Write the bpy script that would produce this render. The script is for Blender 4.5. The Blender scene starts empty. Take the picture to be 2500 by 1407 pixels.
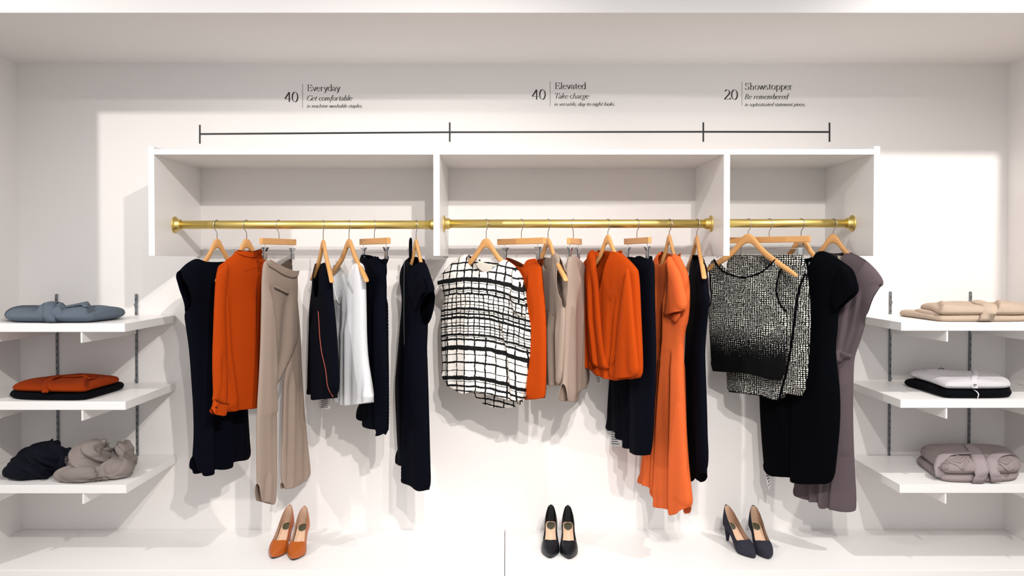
import bpy, bmesh, math, random
import numpy as np
from mathutils import Vector, Matrix
from mathutils.geometry import delaunay_2d_cdt

# ------------------------------------------------------------------ camera
FPX = 1794.0                      # focal length in pixels of the 2500 x 1407 frame
CAM = Vector((0.0, -2.96, 1.48))
PITCH = math.radians(1.0)
AX, AY = 1236.0, 633.0 + FPX * math.tan(PITCH)
scene = bpy.context.scene
cd = bpy.data.cameras.new('camera')
cam = bpy.data.objects.new('camera', cd)
scene.collection.objects.link(cam)
cd.sensor_fit = 'HORIZONTAL'; cd.sensor_width = 36.0
cd.lens = FPX / 2500 * 36.0
cd.shift_x = (1250.0 - AX) / 2500
cd.shift_y = (AY - 703.5) / 2500
cd.clip_start = 0.05; cd.clip_end = 60
cam.location = CAM
cam.rotation_euler = (math.pi / 2 - PITCH, 0, 0)
scene.camera = cam

# ------------------------------------------------------------------ view, world, lamps
vs = scene.view_settings
vs.view_transform = 'Standard'; vs.look = 'None'; vs.gamma = 1.0
vs.exposure = 0.72; vs.use_curve_mapping = False
world = bpy.data.worlds.new('world'); scene.world = world
world.use_nodes = True
bg = world.node_tree.nodes['Background']
bg.inputs[0].default_value = (0.97, 0.98, 1.0, 1); bg.inputs[1].default_value = 0.44

def spot(name, loc, aim, watts, cone, blend=0.5, radius=0.03, col=(1.0, 0.955, 0.905)):
    l = bpy.data.lights.new(name, 'SPOT'); o = bpy.data.objects.new(name, l)
    scene.collection.objects.link(o)
    l.energy = watts; l.spot_size = math.radians(cone); l.spot_blend = blend
    l.shadow_soft_size = radius; l.color = col
    o.location = loc
    o.rotation_euler = (Vector(aim) - Vector(loc)).to_track_quat('-Z', 'Y').to_euler()
    return o
# ceiling track lights of the shop, in front of the niche
spot('track_light', (0.60, -2.75, 2.96), (-1.0, 0.4, 0.45), 150, 62, 0.8)
spot('track_light', (0.30, -3.15, 2.96), (0.1, 0.4, 0.35), 115, 62, 0.8)
spot('track_light', (1.00, -2.90, 2.96), (1.3, 0.4, 0.35), 100, 62, 0.8)
spot('track_light', (-3.05, -1.75, 2.86), (-0.9, 0.4, 0.9), 92, 76, 0.9)
spot('track_light', (2.37, -1.05, 2.86), (1.75, 0.45, 1.0), 80, 95, 0.7)

# ------------------------------------------------------------------ pixel helpers (real depth always given)
_F = Vector((0, math.cos(PITCH), -math.sin(PITCH)))
_U = Vector((0, math.sin(PITCH), math.cos(PITCH)))
_R = Vector((1, 0, 0))
def ray(px, py):
    return _F + _R * ((px - AX) / FPX) - _U * ((py - AY) / FPX)
def at(px, py, y):
    d = ray(px, py); t = (y - CAM.y) / d.y
    return CAM + d * t
def on_z(px, py, z):
    d = ray(px, py); t = (z - CAM.z) / d.z
    return CAM + d * t

YB = 0.45                          # back wall
# ------------------------------------------------------------------ materials
def lin(c):
    c /= 255.0
    return c / 12.92 if c <= 0.04045 else ((c + 0.055) / 1.055) ** 2.4
def srgb(r, g, b): return (lin(r), lin(g), lin(b), 1)
MATS = {}
class NT:
    """small node-tree helper"""
    def __init__(s, name):
        s.m = bpy.data.materials.new(name); s.m.use_nodes = True
        s.t = s.m.node_tree; s.b = s.t.nodes['Principled BSDF']; MATS[name] = s.m
    def n(s, typ, **kw):
        x = s.t.nodes.new(typ)
        for k, v in kw.items(): setattr(x, k, v)
        return x
    def l(s, a, b): s.t.links.new(a, b)
    def put(s, sock, v):
        if hasattr(v, 'is_linked') or hasattr(v, 'node'): s.l(v, sock)
        else: sock.default_value = v
    def math(s, op, a, b=0.0, c=0.0, clamp=False):
        x = s.n('ShaderNodeMath', operation=op); x.use_clamp = clamp
        s.put(x.inputs[0], a); s.put(x.inputs[1], b); s.put(x.inputs[2], c)
        return x.outputs[0]
    def noise(s, vec, scale, detail=3, rough=0.5):
        x = s.n('ShaderNodeTexNoise'); x.inputs['Scale'].default_value = scale
        x.inputs['Detail'].default_value = detail; x.inputs['Roughness'].default_value = rough
        if vec is not None: s.l(vec, x.inputs['Vector'])
        return x
    def mix(s, f, a, b):
        x = s.n('ShaderNodeMix', data_type='RGBA')
        s.put(x.inputs[0], f); s.put(x.inputs[6], a); s.put(x.inputs[7], b)
        return x.outputs[2]
    def bump(s, h, strength, dist):
        x = s.n('ShaderNodeBump'); x.inputs['Strength'].default_value = strength
        x.inputs['Distance'].default_value = dist
        s.l(h, x.inputs['Height']); s.l(x.outputs[0], s.b.inputs['Normal'])
def plain(name, col, rough=0.6, metal=0.0, vary=0.04, scale=12, bump=0.0, spec=0.5, stretch=None):
    t = NT(name)
    tc = t.n('ShaderNodeTexCoord'); vec = tc.outputs['Object']
    if stretch:
        mp = t.n('ShaderNodeMapping'); mp.inputs['Scale'].default_value = stretch
        t.l(vec, mp.inputs[0]); vec = mp.outputs[0]
    nz = t.noise(vec, scale)
    dark = tuple(c * (1 - vary) for c in col[:3]) + (1,)
    lite = tuple(min(1, c * (1 + vary)) for c in col[:3]) + (1,)
    t.l(t.mix(nz.outputs[0], dark, lite), t.b.inputs['Base Color'])
    t.b.inputs['Roughness'].default_value = rough; t.b.inputs['Metallic'].default_value = metal
    t.b.inputs['Specular IOR Level'].default_value = spec
    if bump: t.bump(nz.outputs[0], bump, 0.01)
    return t.m
def fabric(name, col, rough=0.9, weave=900, wstr=0.12, mottled=0.08, sheen=0.0, spec=0.15, trans=0.0):
    t = NT(name)
    tc = t.n('ShaderNodeTexCoord'); vec = tc.outputs['UV']
    big = t.noise(vec, 14); fine = t.noise(vec, weave, 2)
    f = t.math('ADD', t.math('MULTIPLY', big.outputs[0], 0.5), t.math('MULTIPLY', fine.outputs[0], 0.5))
    dark = tuple(c * (1 - mottled) for c in col[:3]) + (1,)
    lite = tuple(min(1, c * (1 + mottled)) for c in col[:3]) + (1,)
    t.l(t.mix(f, dark, lite), t.b.inputs['Base Color'])
    t.b.inputs['Roughness'].default_value = rough
    t.b.inputs['Specular IOR Level'].default_value = spec
    t.b.inputs['Sheen Weight'].default_value = sheen
    t.b.inputs['Sheen Tint'].default_value = col
    t.bump(fine.outputs[0], wstr, 0.002)
    return t.m
def knit(name, col, rows=260, strength=0.5, mottled=0.15):
    t = NT(name)
    tc = t.n('ShaderNodeTexCoord'); vec = tc.outputs['UV']
    w1 = t.n('ShaderNodeTexWave'); w1.inputs['Scale'].default_value = rows / 6.28
    w1.inputs['Distortion'].default_value = 1.2; t.l(vec, w1.inputs['Vector'])
    fine = t.noise(vec, 500, 2); big = t.noise(vec, 18)
    f = t.math('ADD', t.math('MULTIPLY', fine.outputs[0], 0.6), t.math('MULTIPLY', big.outputs[0], 0.4))
    dark = tuple(c * (1 - mottled) for c in col[:3]) + (1,)
    lite = tuple(min(1, c * (1 + mottled)) for c in col[:3]) + (1,)
    t.l(t.mix(f, dark, lite), t.b.inputs['Base Color'])
    t.b.inputs['Roughness'].default_value = 0.95; t.b.inputs['Specular IOR Level'].default_value = 0.1
    t.bump(t.math('ADD', w1.outputs['Fac'], t.math('MULTIPLY', fine.outputs[0], 0.7)), strength, 0.002)
    return t.m

plain('wall_paint', srgb(238, 234, 232), 0.55, vary=0.012, scale=3, bump=0.03)
plain('laminate', srgb(243, 241, 240), 0.35, vary=0.01, scale=4)
plain('shop_floor', srgb(170, 160, 150), 0.5, vary=0.06, scale=5)
plain('dark_gap', srgb(60, 58, 56), 0.8)
plain('brass', (0.86, 0.68, 0.24, 1), 0.42, 1.0, vary=0.05, scale=6, stretch=(1, 14, 14))
plain('steel', (0.62, 0.62, 0.62, 1), 0.28, 1.0, vary=0.05)
plain('dark_steel', (0.20, 0.22, 0.24, 1), 0.4, 1.0, vary=0.1)
plain('standard_metal', (0.20, 0.22, 0.24, 1), 0.5, 0.6, vary=0.12, scale=40)
plain('slot_dark', srgb(40, 44, 48), 0.7)
plain('wood', srgb(214, 158, 98), 0.42, vary=0.14, scale=10, stretch=(3, 1, 26))
plain('vinyl_black', srgb(16, 16, 18), 0.5, vary=0.02)
plain('vinyl_grey', srgb(150, 148, 148), 0.5, vary=0.02)
fabric('navy', srgb(4, 6, 17), spec=0.08)
fabric('navy_dark', srgb(7, 8, 16), spec=0.05)
fabric('orange', srgb(174, 62, 2), mottled=0.05)
fabric('orange_trim', srgb(90, 34, 8))
fabric('peach', srgb(214, 98, 48), mottled=0.05)
fabric('taupe', srgb(160, 142, 130), mottled=0.06)
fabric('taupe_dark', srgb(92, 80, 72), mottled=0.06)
fabric('white_silk', srgb(216, 217, 220), rough=0.6, mottled=0.02, spec=0.3)
fabric('cream_lining', srgb(236, 230, 218), mottled=0.03)
fabric('black_cloth', srgb(4, 5, 9), spec=0.05)
fabric('plum_grey', srgb(94, 82, 86), mottled=0.05)
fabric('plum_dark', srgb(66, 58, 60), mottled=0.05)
fabric('label_white', srgb(226, 226, 228), mottled=0.03)
fabric('label_blue', srgb(176, 190, 198), mottled=0.03)
fabric('label_beige', srgb(214, 204, 182), mottled=0.03)
fabric('print_grey', srgb(110, 110, 114))
fabric('coral_piping', srgb(176, 92, 76))
knit('grey_knit', srgb(96, 106, 118), 300, 0.25)
knit('orange_knit', srgb(136, 48, 8), 300, 0.15, 0.08)
knit('navy_knit', srgb(5, 6, 12), 300, 0.15)
knit('cream_knit', srgb(188, 168, 150), 330, 0.5, 0.1)
knit('silver_knit', srgb(206, 203, 206), 420, 0.5, 0.1)
knit('mauve_knit', srgb(150, 138, 138), 260, 0.6, 0.15)
fabric('mauve_ribbon', srgb(156, 144, 146), mottled=0.04)
fabric('scarf_navy', srgb(12, 15, 25), mottled=0.15, weave=300, wstr=0.3)
fabric('scarf_taupe', srgb(136, 126, 122), mottled=0.2, weave=260, wstr=0.6)
plain('leather_cognac', srgb(176, 88, 26), 0.4, vary=0.08, scale=30)
plain('leather_black', srgb(14, 18, 24), 0.32, vary=0.1, scale=30)
plain('suede_charcoal', srgb(48, 48, 58), 0.85, vary=0.12, scale=120, spec=0.15)
plain('insole_nude', srgb(226, 188, 158), 0.6, vary=0.05)
plain('lining_nude', srgb(196, 164, 140), 0.6, vary=0.06)
plain('lining_black', srgb(12, 14, 18), 0.6)
plain('pad_olive', srgb(84, 82, 64), 0.6, vary=0.08)
plain('sole_black', srgb(22, 22, 26), 0.5)
plain('button_grey', srgb(130, 130, 134), 0.4)

# ------------------------------------------------------------------ object helpers
COL = scene.collection
def setp(o, label=None, cat=None, group=None, kind=None):
    if label: o['label'] = label
    if cat: o['category'] = cat
    if group: o['group'] = group
    if kind: o['kind'] = kind
    return o
def thing(name, label, cat, loc=(0, 0, 0), rz=0.0, group=None):
    o = bpy.data.objects.new(name, None); COL.objects.link(o)
    o.empty_display_size = 0.05
    o.location = loc; o.rotation_euler = (0, 0, rz)
    return setp(o, label, cat, group)
class MB:
    def __init__(s): s.v = []; s.f = []
    def add(s, vs, fs):
        k = len(s.v); s.v += [tuple(p) for p in vs]; s.f += [tuple(i + k for i in f) for f in fs]
        return s
    def box(s, lo, hi):
        x0, y0, z0 = lo; x1, y1, z1 = hi
        return s.add([(x0, y0, z0), (x1, y0, z0), (x1, y1, z0), (x0, y1, z0), (x0, y0, z1), (x1, y0, z1), (x1, y1, z1), (x0, y1, z1)],
                     [(3, 2, 1, 0), (4, 5, 6, 7), (0, 1, 5, 4), (1, 2, 6, 5), (2, 3, 7, 6), (3, 0, 4, 7)])
    def tube(s, pts, r, n=8, caps=True):
        pts = [Vector(p) for p in pts]; rs = r if isinstance(r, (list, tuple)) else [r] * len(pts)
        vs, fs = [], []; ref = None
        for i, p in enumerate(pts):
            t = (pts[min(i + 1, len(pts) - 1)] - pts[max(i - 1, 0)]).normalized()
            if ref is None:
                ref = Vector((0, 0, 1)) if abs(t.z) < 0.9 else Vector((1, 0, 0))
            a = (ref - t * ref.dot(t)).normalized(); b = t.cross(a); ref = a
            for k in range(n):
                an = 2 * math.pi * k / n
                vs.append(p + (a * math.cos(an) + b * math.sin(an)) * rs[i])
        for i in range(len(pts) - 1):
            for k in range(n):
                k2 = (k + 1) % n
                fs.append((i * n + k, i * n + k2, (i + 1) * n + k2, (i + 1) * n + k))
        if caps:
            fs.append(tuple(range(n))[::-1]); fs.append(tuple((len(pts) - 1) * n + k for k in range(n)))
        return s.add(vs, fs)
    def extrude(s, poly, y0, y1):
        """poly in (x, z), extruded along y"""
        n = len(poly)
        vs = [(x, y0, z) for x, z in poly] + [(x, y1, z) for x, z in poly]
        fs = [tuple(range(n)), tuple(range(2 * n - 1, n - 1, -1))]
        fs += [(i, i + n, (i + 1) % n + n, (i + 1) % n) for i in range(n)]
        return s.add(vs, fs)
    def build(s, name, mat, parent=None, smooth=False, bevel=0.0, seg=2):
        me = bpy.data.meshes.new(name); me.from_pydata(s.v, [], s.f)
        bm = bmesh.new(); bm.from_mesh(me); bmesh.ops.recalc_face_normals(bm, faces=bm.faces); bm.to_mesh(me); bm.free()
        me.materials.append(MATS[mat])
        if smooth:
            me.polygons.foreach_set('use_smooth', [True] * len(me.polygons))
        o = bpy.data.objects.new(name, me); COL.objects.link(o)
        if parent: o.parent = parent
        if bevel:
            b = o.modifiers.new('bevel', 'BEVEL'); b.width = bevel; b.segments = seg; b.limit_method = 'ANGLE'
        return o
def boxo(name, lo, hi, mat, parent=None, bevel=0.0, **kw):
    return MB().box(lo, hi).build(name, mat, parent, bevel=bevel)
def struct(name, lo, hi, mat='wall_paint'):
    return setp(boxo(name, lo, hi, mat), kind='structure')

# ------------------------------------------------------------------ the setting: a niche in a white wall
XL = at(48, 700, YB).x; XR = at(2456, 700, YB).x
ZT = at(1250, 156, YB).z                      # niche ceiling
ZP = at(1250, 1293, YB).z                     # plinth top
d_ = ray(1250, 31); YF = CAM.y + (ZT - CAM.z) / d_.z * d_.y     # front plane of the fascia
struct('wall_back', (XL - 0.3, YB, -0.0), (XR + 0.3, YB + 0.12, ZT + 0.3))
struct('wall_left', (XL - 0.12, YF, 0), (XL, YB, ZT + 0.1))
struct('wall_right', (XR, YF, 0), (XR + 0.12, YB, ZT + 0.1))
struct('ceiling', (XL, YF + 0.1, ZT), (XR, YB, ZT + 0.1))
struct('wall_above', (XL - 1.5, YF, ZT), (XR + 1.5, YF + 0.1, ZT + 0.75))
struct('wall_front_left', (XL - 1.5, YF, 0), (XL - 0.12, YF + 0.1, ZT))
struct('wall_front_right', (XR + 0.12, YF, 0), (XR + 1.5, YF + 0.1, ZT))
struct('floor', (-4, -4.5, -0.05), (4, YB, 0.0), 'shop_floor')
pl = thing('display_plinth', 'low white plinth under the clothes and shoes with a joint at its middle', 'plinth', (0, 0, 0))
jx = at(1232, 1390, 0).x
boxo('board', (XL, 0.0, 0.0), (jx - 0.0012, YB - 0.001, ZP), 'laminate', pl, 0.002)
boxo('board', (jx + 0.0012, 0.0, 0.0), (XR, YB - 0.001, ZP), 'laminate', pl, 0.002)

# ------------------------------------------------------------------ open wall box with three bays
bx = thing('wall_shelf_box', 'wide white open box on the wall with two dividers above the garments', 'shelf', (0, 0, 0))
fx = lambda p: at(p, 500, 0).x
fz = lambda p: at(1250, p, 0).z
zb_, zt_ = fz(625), fz(357)
bt0, bt1 = fz(377.5), fz(364.5)
X = [fx(362), fx(377), fx(1058), fx(1073.5), fx(1767), fx(1782), fx(2133), fx(2148)]
boxo('side_panel', (X[0], 0, zb_), (X[1], YB, zt_), 'laminate', bx, 0.001)
boxo('side_panel', (X[6], 0, zb_), (X[7], YB, zt_), 'laminate', bx, 0.001)
boxo('top_panel', (X[1], 0, bt0), (X[6], YB, bt1), 'laminate', bx, 0.001)
boxo('divider', (X[2], 0, zb_), (X[3], YB, bt0), 'laminate', bx, 0.001)
boxo('divider', (X[4], 0, zb_), (X[5], YB, bt0), 'laminate', bx, 0.001)

# ------------------------------------------------------------------ brass rods
YR = 0.178; RR = 0.0180
def flange(parent, x, z, s):
    m = MB()
    prof = [(0.0, 0.0), (0.0, 0.034), (0.002, 0.0355), (0.005, 0.0345), (0.007, 0.030), (0.009, 0.0235), (0.026, 0.0228), (0.028, 0.0215), (0.028, 0.0)]
    vs, fs = [], []; n = 28
    for t, r in prof:
        for k in range(n):
            a = 2 * math.pi * k / n
            vs.append((x + s * t, YR + r * math.cos(a), z + r * math.sin(a)))
    for i in range(len(prof) - 1):
        for k in range(n):
            k2 = (k + 1) % n
            fs.append((i * n + k, i * n + k2, (i + 1) * n + k2, (i + 1) * n + k))
    f = m.add(vs, fs).build('flange', 'brass', parent, smooth=True)
    for k in range(4):
        a = math.pi / 4 + k * math.pi / 2
        c = Vector((x + s * 0.0055, YR + 0.0288 * math.cos(a), z + 0.0288 * math.sin(a)))
        MB().tube([c, c + Vector((s * 0.0022, 0, 0))], 0.0034, 10).build('screw', 'dark_steel', f)
RODZ = []
for xa, xb, py, lab in ((X[1], X[2], 549, 'brass hanging rod in the left bay of the wall box'),
                        (X[3], X[4], 546.5, 'brass hanging rod in the middle bay of the wall box'),
                        (X[5], X[6], 545.5, 'brass hanging rod in the short right bay of the wall box')):
    z = at(1250, py, YR).z; RODZ.append(z)
    r = thing('clothes_rod', lab, 'rod', ((xa + xb) / 2, YR, z), group='brass rods')
    cx = (xa + xb) / 2
    pr = MB().tube([(xa - cx + 0.004, 0, 0), (xb - cx - 0.004, 0, 0)], RR, 32).build('pole', 'brass', r, smooth=True)
    e = bpy.data.objects.new('tmp', None)
    for x, s in ((xa, 1), (xb, -1)):
        flange(r, x, z, s)
    for ch in r.children:                       # flange coordinates were world: bring them under the rod
        if ch.name.startswith('flange'):
            ch.location = (-cx, -YR, -z)
    bpy.data.objects.remove(e)

# ------------------------------------------------------------------ side shelves on slotted standards
def shelf(x0, x1, ztop, ups, label, grp):
    s = thing('wall_shelf', label, 'shelf', (x0, 0, ztop), group=grp)
    t = 0.034
    boxo('board', (0, 0.0, -t), (x1 - x0, YB - 0.004, 0), 'laminate', s, 0.0012)
    for u in ups:
        # bracket: tapering plate under the board
        m = MB()
        prof = [(0.004, -t), (YB - 0.014, -t), (YB - 0.014, -t - 0.052), (0.004, -t - 0.044)]
        w = 0.0035
        n = len(prof)
        vs = [(u - x0 - w, y, z) for y, z in prof] + [(u - x0 + w, y, z) for y, z in prof]
        fs = [tuple(range(n)), tuple(range(2 * n - 1, n - 1, -1))] + [(i, i + n, (i + 1) % n + n, (i + 1) % n) for i in range(n)]
        m.add(vs, fs).build('bracket', 'laminate', s)
    return s
UL = [at(140, 760, YB).x, at(334, 760, YB).x]
UR = [at(2172, 800, YB).x, at(2367, 800, YB).x]
xs = fx(302); xr = fx(2203)
ZL = [fz(790.5), fz(981), fz(1185)]
ZRr = [fz(787.5), fz(976), fz(1184)]
for z, w in zip(ZL, ('top', 'middle', 'lowest')):
    shelf(XL + 0.002, xs, z, UL, f'{w} of the three white shelves at the left wall', 'left shelves')
for z, w in zip(ZRr, ('top', 'middle', 'lowest')):
    shelf(xr, XR - 0.002, z, UR, f'{w} of the three white shelves at the right wall', 'right shelves')
def standard(x, ztop, zbot, label):
    s = thing('shelf_standard', label, 'shelf standard', (x, YB, zbot), group='slotted metal standards')
    h = ztop - zbot; w = 0.0046
    boxo('channel', (-w, -0.0095, 0), (w, 0.0, h), 'standard_metal', s, 0.001)
    m = MB(); k = int(h / 0.032)
    for i in range(k):
        z = h - 0.02 - i * 0.032
        m.box((-0.0016, -0.0100, z - 0.011), (0.0016, -0.0093, z))
    o = m.build('slots', 'slot_dark', s); o['kind'] = 'stuff'
    for z in (h - 0.05, h * 0.5):
        MB().tube([(0, -0.0115, z), (0, -0.008, z)], 0.0075, 10).build('screw', 'standard_metal', s)
ztop = at(1250, 718, YB).z
standard(UL[0], ztop, ZL[2] - 0.045, 'slotted metal standard behind the grey folded cardigan')
standard(UL[1], ztop, ZL[2] - 0.045, 'bare slotted metal standard on the left shelves, nearest the navy dress')
ztop = at(1250, 712, YB).z
standard(UR[0], ztop, ZRr[2] - 0.045, 'slotted metal standard on the right shelves, nearest the grey dress')
standard(UR[1], ztop, ZRr[2] - 0.045, 'slotted metal standard behind the cream folded knit')

# ------------------------------------------------------------------ wall lettering: pen-stroke serif glyphs
def arc(cx, cy, rx, ry, a0, a1):
    n = max(6, int(abs(a1 - a0) / 14))
    return [(cx + rx * math.cos(math.radians(a0 + (a1 - a0) * i / n)), cy + ry * math.sin(math.radians(a0 + (a1 - a0) * i / n))) for i in range(n + 1)]
XH = 0.62
def sf(x, y, a=0.11, b=0.11): return [(x - a, y), (x + b, y)]
GL = {
 'E': (0.66, [[(.14, 0), (.14, 1)], [(.14, .985), (.54, .985)], [(.14, .52), (.44, .52)], [(.14, .015), (.58, .015)], [(.53, 1), (.56, .80)], [(.57, 0), (.62, .22)], [(.44, .42), (.44, .62)]], [sf(.14, .985), sf(.14, .015)]),
 'v': (0.50, [[(.06, XH), (.26, 0)], [(.26, 0), (.44, XH)]], [sf(.07, XH, .08, .09), sf(.43, XH, .07, .08)]),
 'e': (0.47, [arc(.25, .31, .20, .31, 12, 318), [(.06, .37), (.44, .37)]], []),
 'r': (0.42, [[(.13, 0), (.13, XH)], arc(.27, .40, .14, .20, 175, 60), [(.33, .57), (.40, .53)]], [sf(.13, .012), sf(.09, .60, .07, .04)]),
 'y': (0.50, [[(.06, XH), (.26, .02)], [(.45, XH), (.23, -.16), (.15, -.29), (.05, -.27)]], [sf(.07, XH, .08, .09), sf(.44, XH, .07, .08)]),
 'd': (0.57, [arc(.25, .31, .20, .31, 0, 360), [(.44, 0), (.44, 1.05)]], [sf(.39, 1.03, .08, .05), sf(.49, .012, .05, .06)]),
 'a': (0.47, [arc(.21, .42, .15, .19, 155, 0), [(.36, .42), (.36, .06), (.46, .02)], [(.36, .36), (.20, .33)], arc(.19, .17, .14, .165, 90, 310), [(.28, .05), (.36, .12)]], []),
 'l': (0.28, [[(.14, 0), (.14, 1.05)]], [sf(.14, .012), sf(.10, 1.03, .07, .04)]),
 't': (0.34, [[(.15, .82), (.15, .14)], arc(.26, .14, .11, .13, 180, 300), [(.02, .60), (.31, .60)]], []),
 'S': (0.58, [arc(.28, .75, .19, .24, 35, 270), arc(.28, .26, .21, .26, 90, -150), [(.45, .97), (.45, .78)], [(.08, .22), (.08, .02)]], []),
 'h': (0.60, [[(.13, 0), (.13, 1.05)], arc(.29, .40, .16, .21, 175, 0), [(.45, .42), (.45, 0)]], [sf(.13, .012), sf(.45, .012), sf(.09, 1.03, .07, .04)]),
 'o': (0.52, [arc(.26, .31, .21, .31, 0, 360)], []),
 'w': (0.76, [[(.05, XH), (.22, 0)], [(.22, 0), (.38, .60)], [(.38, .60), (.54, 0)], [(.54, 0), (.70, XH)]], [sf(.06, XH, .08, .09), sf(.70, XH, .07, .08), sf(.37, XH, .06, .06)]),
 's': (0.39, [arc(.19, .455, .12, .155, 30, 270), arc(.19, .155, .14, .155, 90, -155)], []),
 'p': (0.57, [[(.13, -.32), (.13, XH)], arc(.32, .31, .19, .31, 0, 360)], [sf(.13, -.31), sf(.09, .60, .07, .04)]),
 '4': (0.62, [[(.41, 0), (.41, 1)], [(.41, 1), (.03, .31)], [(.03, .30), (.60, .30)]], []),
 '0': (0.60, [arc(.30, .5, .24, .5, 0, 360)], []),
 '2': (0.58, [arc(.27, .73, .20, .27, 155, -38), [(.43, .57), (.04, .03)], [(.04, .035), (.50, .035)], [(.49, .03), (.55, .17)]], []),
 'G': (0.74, [arc(.37, .5, .33, .5, 48, 335), [(.66, .40), (.66, .06)], [(.64, .80), (.64, 1.0)]], [sf(.64, .42)]),
 'c': (0.42, [arc(.24, .31, .20, .31, 48, 318)], []),
 'm': (0.80, [[(.11, 0), (.11, XH)], arc(.24, .42, .13, .19, 175, 0), [(.37, .44), (.37, 0)], arc(.50, .42, .13, .19, 175, 0), [(.63, .44), (.63, .06), (.70, .02)]], []),
 'n': (0.52, [[(.11, 0), (.11, XH)], arc(.25, .42, .14, .19, 175, 0), [(.39, .44), (.39, .06), (.46, .02)]], []),
 'f': (0.32, [arc(.28, .84, .13, .20, 40, 180), [(.15, .84), (.14, -.12)], arc(.05, -.14, .09, .13, 0, -120), [(.02, XH), (.32, XH)]], []),
 'b': (0.50, [[(.10, .28), (.10, 1.05)], arc(.26, .31, .16, .31, 0, 360)], []),
 'i': (0.26, [[(.12, XH), (.12, .06), (.19, .02)], [(.12, .80), (.12, .90)]], []),
 '.': (0.22, [[(.10, .0), (.10, .09)]], []),
 ',': (0.22, [[(.11, .08), (.10, -.05), (.04, -.14)]], []),
 '-': (0.36, [[(.04, .30), (.31, .30)]], []),
 'T': (0.64, [[(.33, 0), (.33, 1)], [(.04, .985), (.62, .985)], [(.04, 1), (.02, .80)], [(.62, 1), (.64, .80)]], [sf(.33, .012)]),
 'k': (0.50, [[(.10, 0), (.10, 1.05)], [(.12, .30), (.40, XH)], [(.22, .40), (.38, .04), (.46, .02)]], []),
 'g': (0.48, [arc(.23, .40, .17, .22, 0, 360), [(.36, .55), (.46, .60)], [(.18, .19), (.10, .08), (.34, -.02)], arc(.22, -.14, .19, .15, 50, -290)], []),
 'B': (0.62, [[(.14, 0), (.14, 1)], arc(.16, .755, .30, .235, 90, -90), arc(.16, .26, .36, .25, 90, -90)], [sf(.12, .985, .10, .05), sf(.12, .012, .10, .05)]),
 ' ': (0.28, [], []),
}
def write(text, x0, x1, ytop, ybase, name, parent, mat='vinyl_black', italic=False, capref=1.0, thick=0.15, thin=0.045):
    """lettering laid on the back wall between pixel columns x0..x1, capitals (or ascenders) from ytop to ybase"""
    strokes = []; pen = 0.0
    for ch in text:
        adv, st, ser = GL[ch]
        if italic: adv = adv * 0.9
        sc = 0.92 if italic else 1.0
        for pts in st: strokes.append(([(pen + x * sc, y) for x, y in pts], None))
        if not italic:
            for pts in ser: strokes.append(([(pen + x, y) for x, y in pts], thin))
        pen += adv
    sh = 0.22 if italic else 0.0
    allx = [x + sh * y for s, _ in strokes for x, y in s]
    a, b = min(allx), max(allx)
    PL0 = at(x0, ybase, YB); PR0 = at(x1, ybase, YB); PT = at(x0, ytop, YB)
    kx = (PR0.x - PL0.x) / (b - a); kz = (PT.z - PL0.z) / capref
    m = MB(); nib = math.radians(22)
    for li, (pts, fw) in enumerate(strokes):
        P = [Vector((x + sh * y, y)) for x, y in pts]
        n = len(P); vs = []
        for i in range(n):
            t = (P[min(i + 1, n - 1)] - P[max(i - 1, 0)]).normalized()
            ang = math.atan2(t.y, t.x)
            w = fw if fw else max(thin, thick * abs(math.sin(ang + nib)) ** 1.2)
            nrm = Vector((-t.y, t.x)) * (w / 2)
            for q in (P[i] + nrm, P[i] - nrm):
                vs.append((PL0.x + (q.x - a) * kx, YB - 0.0008 - 0.00004 * li, PL0.z + q.y * kz))
        m.add(vs, [(2 * i, 2 * i + 1, 2 * i + 3, 2 * i + 2) for i in range(n - 1)])
    return m.build(name, mat, parent)
def wline(x0, y0, x1, y1, wpx, name, parent, mat, lift=0.0010):
    A = at(x0, y0, YB); B = at(x1, y1, YB); w = wpx * (YB - CAM.y) / FPX / 2
    t = (B - A).normalized(); nn = Vector((-t.z, 0, t.x)) * w
    q = [A + nn, A - nn, B - nn, B + nn]
    vs = [(p.x, YB - lift, p.z) for p in q] + [(p.x, YB - 0.0001, p.z) for p in q]
    return MB().add(vs, [(0, 1, 2, 3), (7, 6, 5, 4), (0, 4, 5, 1), (1, 5, 6, 2), (2, 6, 7, 3), (3, 7, 4, 0)]).build(name, mat, parent)
def sign(label, num, nb, barx, bary, lines):
    t = thing('wall_lettering', label, 'lettering', (0, 0, 0), group='wall lettering')
    write(num, *nb, 'number', t, thick=0.115, thin=0.036)
    wline(barx, bary[0], barx, bary[1], 1.1, 'divider_line', t, 'vinyl_grey')
    (a, ab), (b, bb), (c, cb) = lines
    write(a, *ab, 'title', t, thick=0.10, thin=0.038)
    write(b, *bb, 'subtitle', t, italic=True, capref=1.0, thick=0.095, thin=0.038)
    write(c, *cb, 'tagline', t, italic=True, capref=1.05, thick=0.105, thin=0.045)
sign('black wall lettering reading 40 Everyday', '40', (696, 727, 225, 249), 739, (205, 263),
     (('Everyday', (750.5, 831, 207, 222.5)), ('Get comfortable', (750.5, 860, 233.5, 246)), ('in machine-washable staples.', (750, 884, 254, 263))))
sign('black wall lettering reading 40 Elevated', '40', (1299.5, 1331, 219, 243), 1343.3, (199, 258),
     (('Elevated', (1355, 1431, 202, 217.5)), ('Take charge', (1355.5, 1437.5, 228, 241)), ('in versatile, day-to-night looks.', (1354, 1500, 249.5, 258.5))))
sign('black wall lettering reading 20 Showstopper', '20', (1768.5, 1800, 219.5, 243.5), 1811.3, (200, 258),
     (('Showstopper', (1820, 1934, 203, 219)), ('Be remembered', (1819, 1925, 229.5, 242.5)), ('in sophisticated statement pieces.', (1819, 1965, 250.5, 259.5))))
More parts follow.
